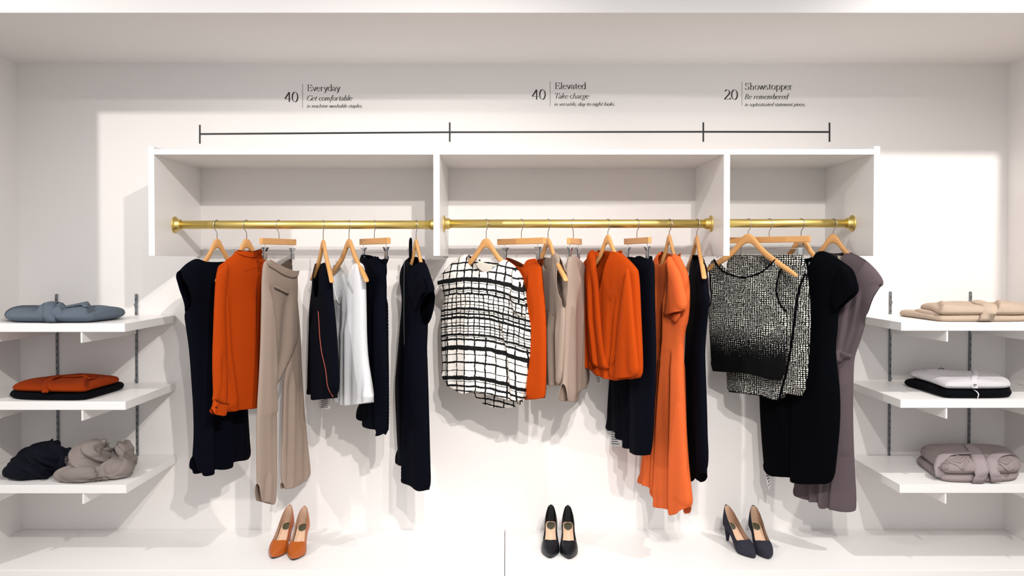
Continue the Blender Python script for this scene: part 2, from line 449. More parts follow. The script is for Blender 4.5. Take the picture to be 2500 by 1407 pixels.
tl = thing('wall_scale_line', 'long thin black line with four upright ticks on the wall', 'line', (0, 0, 0))
for a, b in (((488, 327.5), (1098, 323)), ((1098, 323), (1717, 322)), ((1717, 322), (2025, 322.5))):
    wline(*a, *b, 4.2, 'scale_bar', tl, 'vinyl_black')
for x, y0, y1 in ((488, 305, 351), (1098, 299, 346.5), (1717, 299, 346.5), (2025, 299.5, 346.5)):
    wline(x, y0, x, y1, 3.8, 'tick', tl, 'vinyl_black', 0.0012)

# ------------------------------------------------------------------ hangers
def px2plane(px, py, P0, th):
    """pixel -> (u, v) on the upright plane through P0 whose horizontal axis points along angle th"""
    n = Vector((math.sin(th), -math.cos(th), 0)); d = ray(px, py)
    t = (P0 - CAM).dot(n) / d.dot(n)
    p = CAM + d * t - P0
    return (p.x * math.cos(th) + p.y * math.sin(th), p.z)
def turn(px, phi):
    """angle of a hanger turned by phi degrees away from facing the lens; phi < 0 = right end nearer"""
    X0 = at(px, 549, YR)
    return math.atan2(-(X0.x - CAM.x), X0.y - CAM.y) + math.radians(phi)
def rod_point(px):
    z = RODZ[0] if px < 1066 else RODZ[1] if px < 1775 else RODZ[2]
    p = at(px, 549, YR)
    return Vector((p.x, YR, z))
def hook(parent, ztop, th, s):
    """wire hook over the rod in a plane nearly square to it; local axes of a parent turned by th"""
    R = 0.0212; c = RR + 0.0018 - R
    ph = math.radians(68 * s + (180 if s > 0 else 0)) - th   # swivel of the hook plane
    pts = []
    for k in range(15):
        a = math.radians(200 - k * 17)                 # from behind, over the top, to the front
        pts.append((math.cos(a) * R, c + math.sin(a) * R))
    pts = [(-x, z) for x, z in pts]
    pts = [(q[0], q[1]) for q in pts][::1]
    e = pts[-1]
    pts += [(e[0] * 0.72, e[1] - 0.006), (e[0] * 0.35, e[1] - 0.012), (0.0, e[1] - 0.020), (0.0, ztop - 0.004)]
    P = [(x * math.cos(ph) * -1, x * math.sin(ph) * -1, z) for x, z in pts]
    return MB().tube(P, 0.00175, 7).build('hook', 'steel', parent, smooth=True)
ARM = [(0.0, 0.0, 0.040), (0.012, -0.002, 0.040), (0.026, -0.012, 0.038), (0.042, -0.031, 0.036), (0.062, -0.054, 0.034), (0.085, -0.076, 0.031),
       (0.115, -0.098, 0.028), (0.150, -0.121, 0.026), (0.180, -0.141, 0.023), (0.205, -0.158, 0.020), (0.216, -0.167, 0.014), (0.221, -0.174, 0.006)]
def coat_hanger(px, ay, phi, label, th=None, sc=0.86, lean=0.0):
    P = rod_point(px); th = turn(px, phi) if th is None else th
    h = thing('coat_hanger', label, 'hanger', P, th, 'wooden coat hangers')
    z0 = px2plane(px, ay, P, th)[1]
    vs, fs = [], []; arm = [(-u, a, t) for u, a, t in ARM[:0:-1]] + ARM
    n = 10
    for u, z, t in arm:
        u *= sc
        yb = -lean * (abs(u) / 0.22) ** 2                     # contoured: the ends lean forward
        hy = 0.0062 + (0.004 * min(1, abs(u) / 0.2) if lean else 0)
        hy *= 0.6 if t < 0.01 else 1
        for k in range(n):
            a = 2 * math.pi * k / n
            cy, sz = math.cos(a), math.sin(a)
            sgn = lambda q: math.copysign(abs(q) ** 0.6, q)
            vs.append((u, yb + hy * sgn(cy), z0 + z - t / 2 + t / 2 * sgn(sz)))
    m = len(arm)
    for i in range(m - 1):
        for k in range(n):
            k2 = (k + 1) % n
            fs.append((i * n + k, i * n + k2, (i + 1) * n + k2, (i + 1) * n + k))
    fs += [tuple(range(n))[::-1], tuple((m - 1) * n + k for k in range(n))]
    MB().add(vs, fs).build('body', 'wood', h, smooth=True)
    hook(h, z0, th, 1 if phi > 0 else -1)
    return P, th, z0
def clip_hanger(px, xl, xr, ay, phi, label, drop=0.026, th=None, clips=(0.80, 0.80), hgt=0.026, cz=0.034):
    P = rod_point(px); th = turn(px, phi) if th is None else th
    h = thing('clip_hanger', label, 'hanger', P, th, 'wooden clip hangers')
    z0 = px2plane(px, ay, P, th)[1]
    ul = px2plane(xl, ay, P, th)[0]; ur = px2plane(xr, ay, P, th)[0]
    boxo('bar', (ul, -0.008, z0 - hgt), (ur, 0.008, z0), 'wood', h, 0.002)
    hook(h, z0, th, 1 if phi > 0 else -1)
    zc = z0 - hgt - cz
    cl = ul * clips[0]; cr = ur * clips[1]
    for u in (cl, cr):
        MB().tube([(u, 0, z0 - hgt + 0.004), (u, 0, zc + 0.012), (u, 0, zc)], 0.0014, 6).build('wire', 'steel', h)
        for s in (-1, 1):                                   # two sprung plates of the clip
            m = MB(); w = 0.009
            prof = [(0.0015, 0.014), (0.011, 0.022), (0.0125, 0.020), (0.0035, 0.004), (0.004, -0.028), (0.0015, -0.030)]
            vs = [(u - w, s * y, zc + z) for y, z in prof] + [(u + w, s * y, zc + z) for y, z in prof]
            n = len(prof)
            fs = [tuple(range(n)), tuple(range(2 * n - 1, n - 1, -1))] + [(i, i + n, (i + 1) % n + n, (i + 1) % n) for i in range(n)]
            c = m.add(vs, fs).build('clip', 'steel' if s < 0 else 'dark_steel', h, bevel=0.0006)
            if s < 0:
                m = MB()
                for k in range(4):
                    z = zc - 0.004 - k * 0.006
                    m.box((u - w, -0.0056, z - 0.0016), (u + w, -0.0036, z))
                m.build('grip', 'dark_steel', c)
    MB().tube([(cl, 0, zc), (cr, 0, zc)], 0.0014, 6).build('wire', 'steel', h)
    return P, th, z0

# ------------------------------------------------------------------ cloth panels
def chaikin(poly, it=2):
    for _ in range(it):
        out = []; n = len(poly)
        for i in range(n):
            x0, y0, f0 = poly[i]; x1, y1, _f = poly[(i + 1) % n]
            out.append((x0 * .75 + x1 * .25, y0 * .75 + y1 * .25, f0))
            out.append((x0 * .25 + x1 * .75, y0 * .25 + y1 * .75, f0))
        poly = out
    return poly
def resample(poly, h):
    out = []; n = len(poly)
    for i in range(n):
        x0, y0, f = poly[i]; x1, y1, _ = poly[(i + 1) % n]
        L = math.hypot(x1 - x0, y1 - y0)
        if L < 1e-6: continue
        k = max(1, int(round(L / h)))
        for j in range(k): out.append((x0 + (x1 - x0) * j / k, y0 + (y1 - y0) * j / k, f))
    # drop points that nearly coincide
    res = [out[0]]
    for p in out[1:]:
        if math.hypot(p[0] - res[-1][0], p[1] - res[-1][1]) > h * 0.25: res.append(p)
    return res
def inside(P, poly):
    x, y = P[:, 0], P[:, 1]; c = np.zeros(len(P), bool); n = len(poly)
    for i in range(n):
        x0, y0 = poly[i][:2]; x1, y1 = poly[(i + 1) % n][:2]
        if y0 == y1: continue
        k = ((y0 > y) != (y1 > y)) & (x < (x1 - x0) * (y - y0) / (y1 - y0) + x0)
        c ^= k
    return c
def segdist(P, segs):
    d = np.full(len(P), 1e9)
    for (ax, ay), (bx_, by) in segs:
        vx, vy = bx_ - ax, by - ay; L = vx * vx + vy * vy + 1e-12
        t = np.clip(((P[:, 0] - ax) * vx + (P[:, 1] - ay) * vy) / L, 0, 1)
        d = np.minimum(d, np.hypot(P[:, 0] - ax - t * vx, P[:, 1] - ay - t * vy))
    return d
def triangulate(poly, h, smooth=2):
    """boundary (u, v, open?) -> points, triangles, list of seam segments"""
    pl_ = resample(chaikin(poly, smooth), h)
    nb = len(pl_)
    xs_ = [p[0] for p in pl_]; ys_ = [p[1] for p in pl_]
    gx = np.arange(min(xs_) - h, max(xs_) + h, h); gy = np.arange(min(ys_) - h, max(ys_) + h, h * 0.866)
    G = np.array([(x + (h / 2 if j % 2 else 0), y) for j, y in enumerate(gy) for x in gx])
    allseg = [((pl_[i][0], pl_[i][1]), (pl_[(i + 1) % nb][0], pl_[(i + 1) % nb][1])) for i in range(nb)]
    G = G[inside(G, pl_)]
    if len(G): G = G[segdist(G, allseg) > h * 1.15]
    # a ring of points just inside the boundary keeps the rolled edge even
    ar = sum(pl_[i][0] * pl_[(i + 1) % nb][1] - pl_[(i + 1) % nb][0] * pl_[i][1] for i in range(nb))
    sg = 1 if ar > 0 else -1; ring = []
    for i in range(nb):
        tx = pl_[(i + 1) % nb][0] - pl_[i - 1][0]; ty = pl_[(i + 1) % nb][1] - pl_[i - 1][1]; L = math.hypot(tx, ty) + 1e-9
        ring.append((pl_[i][0] - sg * ty / L * h * 0.6, pl_[i][1] + sg * tx / L * h * 0.6))
    ring = np.array(ring); ring = ring[inside(ring, pl_)]
    if len(ring): ring = ring[segdist(ring, allseg) > h * 0.5]
    if len(ring): G = np.concatenate([ring, G.reshape(-1, 2)])
    verts = [Vector((p[0], p[1])) for p in pl_] + [Vector((p[0], p[1])) for p in G]
    r = delaunay_2d_cdt(verts, [], [list(range(nb))], 1, 1e-7)
    P = np.array([(p.x, p.y) for p in r[0]])
    T = [tuple(f) for f in r[2]]
    seams = [allseg[i] for i in range(nb) if not pl_[i][2]]
    return P, T, seams, allseg
def fold_field(P, folds, amp, freq, seed, ew=0.006):
    """depth offset towards the viewer from traced fold lines and loose waves"""
    z = np.zeros(len(P)); v = P[:, 1]
    v0, v1 = v.max(), v.min(); t = (v0 - v) / max(1e-6, v0 - v1)
    if amp:
        rnd = random.Random(seed)
        for k in range(4):
            f = freq * (0.6 + 0.45 * k); ph = rnd.random() * 6.28; dr = rnd.uniform(-2.5, 2.5)
            z += amp / (1 + 0.5 * k) * np.sin(6.283 * f * P[:, 0] + ph + dr * v) * (0.15 + 0.85 * t)
    for pts, a, w, kind in folds:
        pts = sorted(pts, key=lambda q: -q[1])
        fv = np.array([q[1] for q in pts][::-1]); fu = np.array([q[0] for q in pts][::-1])
        uu = np.interp(v, fv, fu); du = P[:, 0] - uu
        span = max(0.02, fv[-1] - fv[0]); e = min(0.08, span * 0.3)
        env = np.clip((fv[-1] - v) / e + 0.0, 0, 1) * np.clip((v - fv[0]) / (e * 0.3) + 1.0, 0, 1)
        if kind == 'ridge': g = np.exp(-(du / w) ** 2)
        elif kind == 'step': g = np.tanh(du / ew) * np.exp(-np.abs(du) / w)
        else: g = -np.tanh(du / ew) * np.exp(-np.abs(du) / w)
        z += (1.35 if kind != 'ridge' else 1.0) * a * g * env
    return z
def conv(pts, P0, th):
    return [px2plane(q[0], q[1], P0, th) for q in pts]
class Garment:
    def __init__(s, name, label, cat, P0, th, group=None):
        s.P0, s.th = P0, th
        s.o = thing(name, label, cat, P0, th, group)
        s.surf = None
    def panel(s, name, poly, mat, D=0.02, R=0.12, off=0.0, back=True, backpoly=None, folds=(), wave=(0.0, 6, 1), h=0.0085, smooth=2, parent=None, backmat=None, taper=None):
        th, P0 = s.th, s.P0
        F = [(conv(f[0], P0, th), f[1], f[2], f[3]) for f in folds]
        V, T, UVs, MI = [], [], [], []
        for side in ((0, 1) if back else (0,)):
            pp = backpoly if (side and backpoly) else poly
            loc = []
            for q in pp:
                u, v = px2plane(q[0], q[1], P0, th); loc.append((u, v, 1 if len(q) > 2 else 0))
            P, tri, seams, allseg = triangulate(loc, h, smooth)
            ds = segdist(P, seams) if seams else np.full(len(P), 1.0)
            q = np.clip(ds / R, 0, 1); prof = np.sqrt(np.clip(1 - (1 - q) ** 2, 0, 1))
            z = fold_field(P, F, *wave, ew=0.75 * h) * prof
            d = np.maximum(D * prof, np.minimum(D, 0.0105) * np.clip(ds / 0.012, 0, 1) ** 0.6)
            if taper:                                   # flatten towards the top
                vt = P[:, 1].max(); d = d * np.clip(taper[0] + (vt - P[:, 1]) / taper[1], 0, 1)
            y = -(off + d + z) if side == 0 else (-off + d - z)
            k = len(V)
            V += [(P[i, 0], y[i], P[i, 1]) for i in range(len(P))]
            UVs += [(P[i, 0], P[i, 1]) for i in range(len(P))]
            T += [tuple(i + k for i in (t if side == 0 else t[::-1])) for t in tri]
            MI += [side] * len(tri)
            if side == 0: s.surf = (P.copy(), y.copy())
        me = bpy.data.meshes.new(name); me.from_pydata(V, [], T)
        uvl = me.uv_layers.new(name='uv')
        li = np.empty(len(me.loops), dtype=np.int32); me.loops.foreach_get('vertex_index', li)
        uvl.data.foreach_set('uv', np.array(UVs, dtype=np.float32)[li].ravel())
        me.materials.append(MATS[mat]); me.materials.append(MATS[backmat or mat])
        me.polygons.foreach_set('material_index', MI)
        bm = bmesh.new(); bm.from_mesh(me); bmesh.ops.remove_doubles(bm, verts=bm.verts, dist=2e-5); bm.to_mesh(me); bm.free()   # sew the seams
        me.polygons.foreach_set('use_smooth', [True] * len(me.polygons))
        o = bpy.data.objects.new(name, me); COL.objects.link(o); o.parent = parent or s.o
        md = o.modifiers.new('thickness', 'SOLIDIFY'); md.thickness = 0.0012; md.offset = 0
        s.last = o
        return o
    def depth(s, u, v):
        P, y = s.surf
        d = (P[:, 0] - u) ** 2 + (P[:, 1] - v) ** 2
        i = np.argsort(d)[:4]
        return float(np.mean(y[i]))
    def cord(s, name, pts, mat, r=0.002, lift=0.0015, parent=None, flat=1.0, closed=False):
        """piping, seam or zip laid along the front surface"""
        L = conv(pts, s.P0, s.th); Q = []
        for (a, b) in zip(L, L[1:]):
            k = max(1, int(math.hypot(b[0] - a[0], b[1] - a[1]) / 0.012))
            Q += [(a[0] + (b[0] - a[0]) * j / k, a[1] + (b[1] - a[1]) * j / k) for j in range(k)]
        Q.append(L[-1])
        for _ in range(2):
            Q = [Q[0]] + [((Q[i - 1][0] + 2 * Q[i][0] + Q[i + 1][0]) / 4, (Q[i - 1][1] + 2 * Q[i][1] + Q[i + 1][1]) / 4) for i in range(1, len(Q) - 1)] + [Q[-1]]
        D = [s.depth(u, v) - lift for u, v in Q]
        D = [sum(D[max(0, i - 1):i + 2]) / len(D[max(0, i - 1):i + 2]) for i in range(len(D))]
        return MB().tube([(q[0], d, q[1]) for q, d in zip(Q, D)], r, 6).build(name, mat, parent or s.o, smooth=True)
    def plate(s, name, quad, mat, y, parent=None, lines=0, t=0.0008, pm='print_grey', lw=0.7):
        """a small woven or printed label; quad in pixels, clockwise from top left; y = local depth"""
        L = conv(quad, s.P0, s.th)
        vs = [(u, y, v) for u, v in L] + [(u, y + t, v) for u, v in L]
        o = MB().add(vs, [(0, 1, 2, 3), (7, 6, 5, 4), (0, 4, 5, 1), (1, 5, 6, 2), (2, 6, 7, 3), (3, 7, 4, 0)]).build(name, mat, parent or s.o)
        if lines:
            m = MB(); A, B, C, Dd = [Vector(q) for q in L]; rnd = random.Random(lines)
            for i in range(lines):
                a = (i + 0.75) / (lines + 0.6); e = 0.35 / (lines + 1) * 0.7
                w0 = 0.5 - lw / 2 * rnd.uniform(0.7, 1.1); w1 = 0.5 + lw / 2 * rnd.uniform(0.7, 1.1)
                def pt(x, yv): return A.lerp(B, x).lerp(Dd.lerp(C, x), yv)
                q = [pt(w0, a - e), pt(w1, a - e), pt(w1, a + e), pt(w0, a + e)]
                m.add([(p.x, y - 0.0003, p.y) for p in q], [(0, 1, 2, 3)])
            m.build('print', pm, o)
        return o
def rows(*seq): return list(seq)

# ------------------------------------------------------------------ patterned cloth
def plaid_material(P0, th):
    t = NT('plaid_print')
    tc = t.n('ShaderNodeTexCoord'); sep = t.n('ShaderNodeSeparateXYZ'); t.l(tc.outputs['UV'], sep.inputs[0])
    nz = t.noise(tc.outputs['UV'], 150, 2); n2 = t.noise(tc.outputs['UV'], 22, 2); n3 = t.noise(tc.outputs['UV'], 60, 2)
    u0 = px2plane(1160, 700, P0, th)[0]
    U, V = sep.outputs[0], sep.outputs[1]
    du = t.math('SUBTRACT', U, u0)
    v = t.math('ADD', V, t.math('MULTIPLY', t.math('MULTIPLY', du, du), 0.7))
    v = t.math('ADD', v, t.math('MULTIPLY', t.math('SUBTRACT', nz.outputs[0], 0.5), 0.0050))
    v = t.math('ADD', v, t.math('MULTIPLY', t.math('SUBTRACT', n2.outputs[0], 0.5), 0.010))
    st = [(618, 620), (640, 643), (658, 661), (677, 686), (690, 690.8), (701, 705.5), (709, 709.8), (714, 717.5), (725, 725.8), (734, 736.5), (743, 743.8), (750, 754.5),
          (758, 758.8), (762.5, 766), (771, 776), (785, 786), (792, 795), (799, 800), (806, 807), (812, 816.5), (819, 819.8), (824, 828),
          (842, 851), (861.5, 862.8), (879.5, 883), (901, 902.2), (915, 923), (927, 928), (937, 941), (950, 952.5), (963, 964), (975, 978), (988, 990.5)]
    mask = None
    for a, b in st:
        va = px2plane(1161, a, P0, th)[1]; vb = px2plane(1161, b, P0, th)[1]
        c = t.math('COMPARE', v, (va + vb) / 2, abs(va - vb) / 2 * 1.12 + 0.0005)
        mask = c if mask is None else t.math('MAXIMUM', mask, c)
    u = t.math('ADD', U, t.math('MULTIPLY', t.math('SUBTRACT', nz.outputs[0], 0.5), 0.0035))
    u = t.math('ADD', u, t.math('MULTIPLY', t.math('SUBTRACT', n2.outputs[0], 0.5), 0.012))
    def lines(sp, w, ph):
        d = t.math('PINGPONG', t.math('ADD', u, ph), sp / 2)
        wn = t.math('MULTIPLY', n3.outputs[0], w * 2)
        return t.math('LESS_THAN', d, wn)
    z1 = px2plane(1161, 717, P0, th)[1]; z2 = px2plane(1161, 818, P0, th)[1]
    top = lines(0.038, 0.0031, 10.003); mid = lines(0.0225, 0.0021, 10.0); low = lines(0.046, 0.0030, 10.011)
    s1 = t.math('GREATER_THAN', v, z1); s2 = t.math('GREATER_THAN', v, z2)
    vl = t.math('ADD', t.math('MULTIPLY', s1, top), t.math('MULTIPLY', t.math('SUBTRACT', 1.0, s1), t.math('ADD', t.math('MULTIPLY', s2, mid), t.math('MULTIPLY', t.math('SUBTRACT', 1.0, s2), low))))
    mask = t.math('MAXIMUM', mask, vl)
    t.l(t.mix(mask, srgb(240, 233, 226), srgb(12, 14, 16)), t.b.inputs['Base Color'])
    t.b.inputs['Roughness'].default_value = 0.75; t.b.inputs['Specular IOR Level'].default_value = 0.2
    return t.m
def tweed_material(name, vtop=None, vbot=None, sp=0.0098, tone=0.10):
    t = NT(name)
    tc = t.n('ShaderNodeTexCoord'); sep = t.n('ShaderNodeSeparateXYZ'); t.l(tc.outputs['UV'], sep.inputs[0])
    nz = t.noise(tc.outputs['UV'], 90, 2); n2 = t.noise(tc.outputs['UV'], 240, 2); n3 = t.noise(tc.outputs['UV'], 16, 2)
    cell = t.noise(tc.outputs['UV'], 55, 1)
    def wob(c, k, out): return t.math('ADD', c, t.math('MULTIPLY', t.math('SUBTRACT', out, 0.5), k))
    U = wob(wob(sep.outputs[0], 0.008, nz.outputs[0]), 0.004, n2.outputs[0])
    V = wob(wob(sep.outputs[1], 0.007, cell.outputs[0]), 0.004, n2.outputs[0])
    a = t.math('PINGPONG', t.math('ADD', U, 10.0), sp / 2); b = t.math('PINGPONG', t.math('ADD', V, 10.0), sp * 0.85 / 2)
    a2 = t.math('PINGPONG', t.math('ADD', U, 10.003), sp * 0.38); b2 = t.math('PINGPONG', t.math('ADD', V, 10.002), sp * 0.33)
    d = t.math('MINIMUM', t.math('MULTIPLY', a, 2 / sp), t.math('MULTIPLY', b, 2 / (sp * 0.85)))       # 0 on a line .. 1 mid cell
    d2 = t.math('MINIMUM', t.math('MULTIPLY', a2, 1 / (sp * 0.38)), t.math('MULTIPLY', b2, 1 / (sp * 0.33)))
    big = t.math('GREATER_THAN', n3.outputs[0], 0.52)
    dd = t.math('ADD', t.math('MULTIPLY', big, d), t.math('MULTIPLY', t.math('SUBTRACT', 1.0, big), d2))
    thr = t.math('ADD', 0.06 + tone, t.math('MULTIPLY', nz.outputs[0], 0.55))
    thr = t.math('SUBTRACT', thr, t.math('MULTIPLY', big, 0.07))
    if vtop is not None:                                   # dyed darker and darker towards the hem
        om = t.math('DIVIDE', t.math('SUBTRACT', vtop, sep.outputs[1]), vtop - vbot, clamp=True)
        om = t.math('POWER', om, 1.6)
        thr = t.math('ADD', thr, t.math('MULTIPLY', om, 0.95))
    f = t.math('MULTIPLY', t.math('SUBTRACT', dd, thr), 9.0, clamp=True)
    t.l(t.mix(f, srgb(4, 4, 6), srgb(228, 226, 218)), t.b.inputs['Base Color'])
    t.b.inputs['Roughness'].default_value = 0.9; t.b.inputs['Specular IOR Level'].default_value = 0.15
    t.bump(dd, 0.25, 0.001)
    return t.m

# ------------------------------------------------------------------ left bay
# navy sleeveless dress
P, th, z0 = coat_hanger(530, 583, 38, 'wooden hanger inside the navy sleeveless dress at far left', sc=0.66)
g = Garment('sleeveless_dress', 'long navy cap sleeve dress, leftmost garment on the rods', 'dress', P, th, 'navy dresses')
body = [(481, 631, 1), (491, 637, 1), (505, 643, 1), (525, 646, 1), (545, 645, 1), (562, 640), (580, 648), (598, 668, 1), (592, 700, 1), (589, 735, 1), (592, 758), (597, 830), (602, 960), (605, 1010), (609, 1070), (613, 1117, 1),
        (598, 1122, 1), (574, 1125, 1), (557, 1131, 1), (555, 1138, 1), (534, 1146, 1), (512, 1144, 1), (509, 1154, 1), (496, 1160, 1), (481, 1160, 1), (480, 1150, 1), (468, 1144), (474, 1068), (472, 990), (469, 951), (463, 860), (455, 800), (450, 768, 1), (459, 752, 1), (457, 730, 1), (448, 700, 1), (433, 667), (450, 648), (466, 637)]
back = [(481, 631, 1), (500, 637, 1), (525, 640, 1), (545, 640, 1), (562, 638)] + body[6:]
g.panel('body', body, 'navy', D=0.034, R=0.13, backpoly=back, wave=(0.004, 7, 3), folds=[([(505, 800), (510, 1000), (509, 1150)], 0.018, 0.05, 'nstep'), ([(545, 850), (556, 1130)], 0.012, 0.05, 'nstep')])

# rust orange blouse seen from behind
P, th, z0 = coat_hanger(602, 583, 38, 'wooden hanger inside the rust orange long sleeved blouse', sc=0.7)
g = Garment('blouse', 'rust orange long sleeved blouse with stand collar and dark piping', 'blouse', P, th)
body = [(576, 613), (571, 621), (546, 641), (530, 652), (533, 700), (536, 760), (540, 860), (541, 930), (540, 985), (545, 1009, 1), (569, 1001, 1), (606, 996, 1), (630, 990, 1), (646, 984), (650, 930), (652, 820), (652, 720), (655, 660), (650, 636), (640, 624), (632, 614, 1), (605, 621, 1)]
b = g.panel('body', body, 'orange', D=0.036, R=0.12, wave=(0.004, 8, 11), folds=[([(548, 700), (556, 860), (570, 1000)], 0.012, 0.05, 'nstep'), ([(612, 700), (620, 990)], 0.010, 0.06, 'nstep')])
g.cord('yoke_seam', [(585, 662), (625, 652), (645, 646)], 'orange_trim', 0.0009, 0.0004)
col_ = [(576, 611, 1), (590, 614, 1), (605, 616, 1), (628, 607, 1), (634, 620), (633, 626, 1), (606, 630, 1), (588, 627, 1), (573, 620)]
g.panel('collar', col_, 'orange', D=0.030, R=0.05, h=0.006, off=0.004)
g.cord('piping', [(576, 611), (590, 614), (605, 616), (628, 607)], 'orange_trim', 0.0017)
slv = [(546, 641), (530, 650), (519, 659), (514, 672), (510, 745), (508, 811), (505, 892), (506, 923), (507, 961), (504, 975), (509, 980, 1), (538, 985), (541, 960), (541, 892), (538, 800), (536, 740), (541, 690)]
g.panel('sleeve', slv, 'orange', D=0.020, R=0.045, off=0.036, wave=(0.003, 14, 4), folds=[([(520, 850), (519, 940), (512, 975)], 0.010, 0.02, 'nstep'), ([(530, 900), (527, 975)], 0.006, 0.02, 'ridge')])
cuff = [(507, 972, 1), (517, 984, 1), (540, 983), (537, 1004), (534, 1015, 1), (519, 1011, 1), (503, 1009, 1), (498, 1001), (503, 986)]
c = g.panel('cuff', cuff, 'orange', D=0.014, R=0.02, off=0.042, h=0.005, folds=[([(512, 978), (506, 1008)], 0.006, 0.02, 'nstep')])
g.cord('piping', [(507, 972), (517, 983), (539, 984)], 'orange_trim', 0.0016, parent=c)
u, v = px2plane(506, 991, P, th); yb = g.depth(u, v)
MB().tube([(u, yb - 0.0035, v), (u, yb, v)], 0.0042, 12).build('button', 'orange_trim', c)

# taupe trousers
P, th, z0 = clip_hanger(681, 637, 720, 583, 55, 'wooden clip hanger holding the taupe trousers', clips=(0.78, 0.84))
g = Garment('trousers', 'taupe tailored trousers with flared legs clipped at the waist', 'trousers', P, th)
far = [(690, 655), (724, 660), (729, 696), (739, 794), (743, 894), (746, 946), (751, 1025), (758, 1098), (764, 1141), (764, 1166, 1), (740, 1182, 1), (704, 1197, 1), (699, 1194), (695, 1156), (697, 1098), (699, 1025), (701, 952), (703, 915), (714, 868), (700, 800)]
g.panel('trouser_leg', far, 'taupe', D=0.011, R=0.035, off=-0.016, wave=(0.002, 12, 5), folds=[([(716, 900), (714, 1050), (710, 1190)], 0.010, 0.03, 'step'), ([(738, 1020), (736, 1170)], 0.006, 0.02, 'ridge')])
near = [(643, 642), (652, 634), (662, 642), (682, 653), (713, 664), (724, 661), (726, 700), (724, 760), (727, 822), (719, 852), (700, 894), (681, 934), (673, 948), (674, 996), (674, 1112), (674, 1179), (671, 1233, 1), (662, 1232, 1), (644, 1226, 1), (629, 1223), (627, 1112), (628, 1002), (633, 923), (637, 827), (638, 729), (640, 683)]
g.panel('trouser_leg', near, 'taupe', D=0.014, R=0.05, wave=(0.002, 12, 6), folds=[([(650, 690), (664, 780), (668, 900), (670, 1000)], 0.013, 0.05, 'nstep'), ([(700, 700), (690, 860), (676, 940)], -0.012, 0.03, 'ridge'), ([(650, 1150), (645, 1226)], 0.010, 0.02, 'step')])
wb = [(645, 640), (652, 632, 1), (662, 640, 1), (682, 651, 1), (713, 663, 1), (724, 659), (722, 673), (711, 681), (684, 672), (660, 656), (648, 650)]
w = g.panel('waistband', wb, 'taupe', D=0.0025, R=0.012, off=0.0145, h=0.006, back=False)
g.cord('seam', [(648, 651), (660, 657), (684, 673), (711, 682), (721, 675)], 'taupe_dark', 0.0008, 0.0003)
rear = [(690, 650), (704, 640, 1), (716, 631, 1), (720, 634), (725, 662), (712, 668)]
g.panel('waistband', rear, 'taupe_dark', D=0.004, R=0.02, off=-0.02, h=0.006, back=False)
g.surf = g.surf
near_o = [(662, 699), (680, 707), (696, 717)]
g2 = g.panel('pocket_flap', [(661, 696), (680, 703), (697, 713), (695, 719), (678, 711), (661, 703)], 'taupe', D=0.003, R=0.006, off=0.018, h=0.004, back=False)
g.cord('pocket_welt', [(661, 703), (678, 711), (695, 719)], 'taupe_dark', 0.0016, 0.001)
g.surf = None
# navy strap top
P, th, z0 = coat_hanger(789, 585, -76, 'wooden hanger through the straps of the navy strap top', sc=0.78, lean=0.014)
g = Garment('cami_vest', 'navy strap top with a thin coral side stripe', 'top', P, th)
body = [(764, 745), (768, 700), (770, 660), (774, 643, 1), (778, 645, 1), (780, 690, 1), (783, 722, 1), (789, 727, 1), (793, 722, 1), (794, 690, 1), (793, 652, 1), (796, 640), (802, 645), (805, 681), (807, 723), (812, 783), (817, 860), (824, 933), (820, 972, 1), (800, 974, 1), (783, 976, 1), (780, 963, 1), (756, 962), (758, 865), (761, 790)]
g.panel('body', body, 'navy', D=0.028, R=0.10, wave=(0.003, 8, 21), folds=[([(781, 760), (783, 972)], 0.016, 0.06, 'step')], smooth=1, h=0.007)
g.cord('piping', [(795, 760), (800, 820), (808, 890), (818, 970)], 'coral_piping', 0.0016, 0.002)
g.plate('care_tag', [(769, 958), (800, 966), (798, 999), (771, 999)], 'label_white', 0.012, lines=7)

# white camisole
P, th, z0 = coat_hanger(852, 583, -67, 'wooden hanger through the straps of the white camisole', sc=0.95, lean=0.014)
g = Garment('camisole', 'white silky camisole with a v neck and thin straps', 'top', P, th)
body = [(816, 660), (818, 645, 1), (822, 650, 1), (829, 690, 1), (838, 726, 1), (845, 746, 1), (856, 715, 1), (868, 680, 1), (873, 648, 1), (876, 641), (883, 644), (886, 665), (888, 700), (889, 752), (890, 823), (893, 878), (901, 932), (911, 981, 1), (891, 986, 1), (861, 989, 1), (836, 979, 1), (818, 970), (818, 935), (817, 851), (810, 752), (813, 700)]
back = [(816, 660), (818, 645, 1), (824, 655, 1), (840, 690, 1), (856, 700, 1), (868, 680, 1), (873, 648, 1), (876, 641)] + body[10:]
g.panel('body', body, 'white_silk', D=0.032, R=0.10, backpoly=back, wave=(0.006, 10, 8), smooth=1, h=0.007, folds=[([(832, 760), (836, 978)], 0.012, 0.03, 'step'), ([(845, 770), (852, 985)], 0.012, 0.03, 'step'), ([(862, 760), (866, 985)], 0.012, 0.03, 'step')])
g.cord('neck_binding', [(818, 646), (829, 690), (838, 726), (845, 746), (856, 715), (868, 680), (874, 648)], 'white_silk', 0.0022, 0.001)

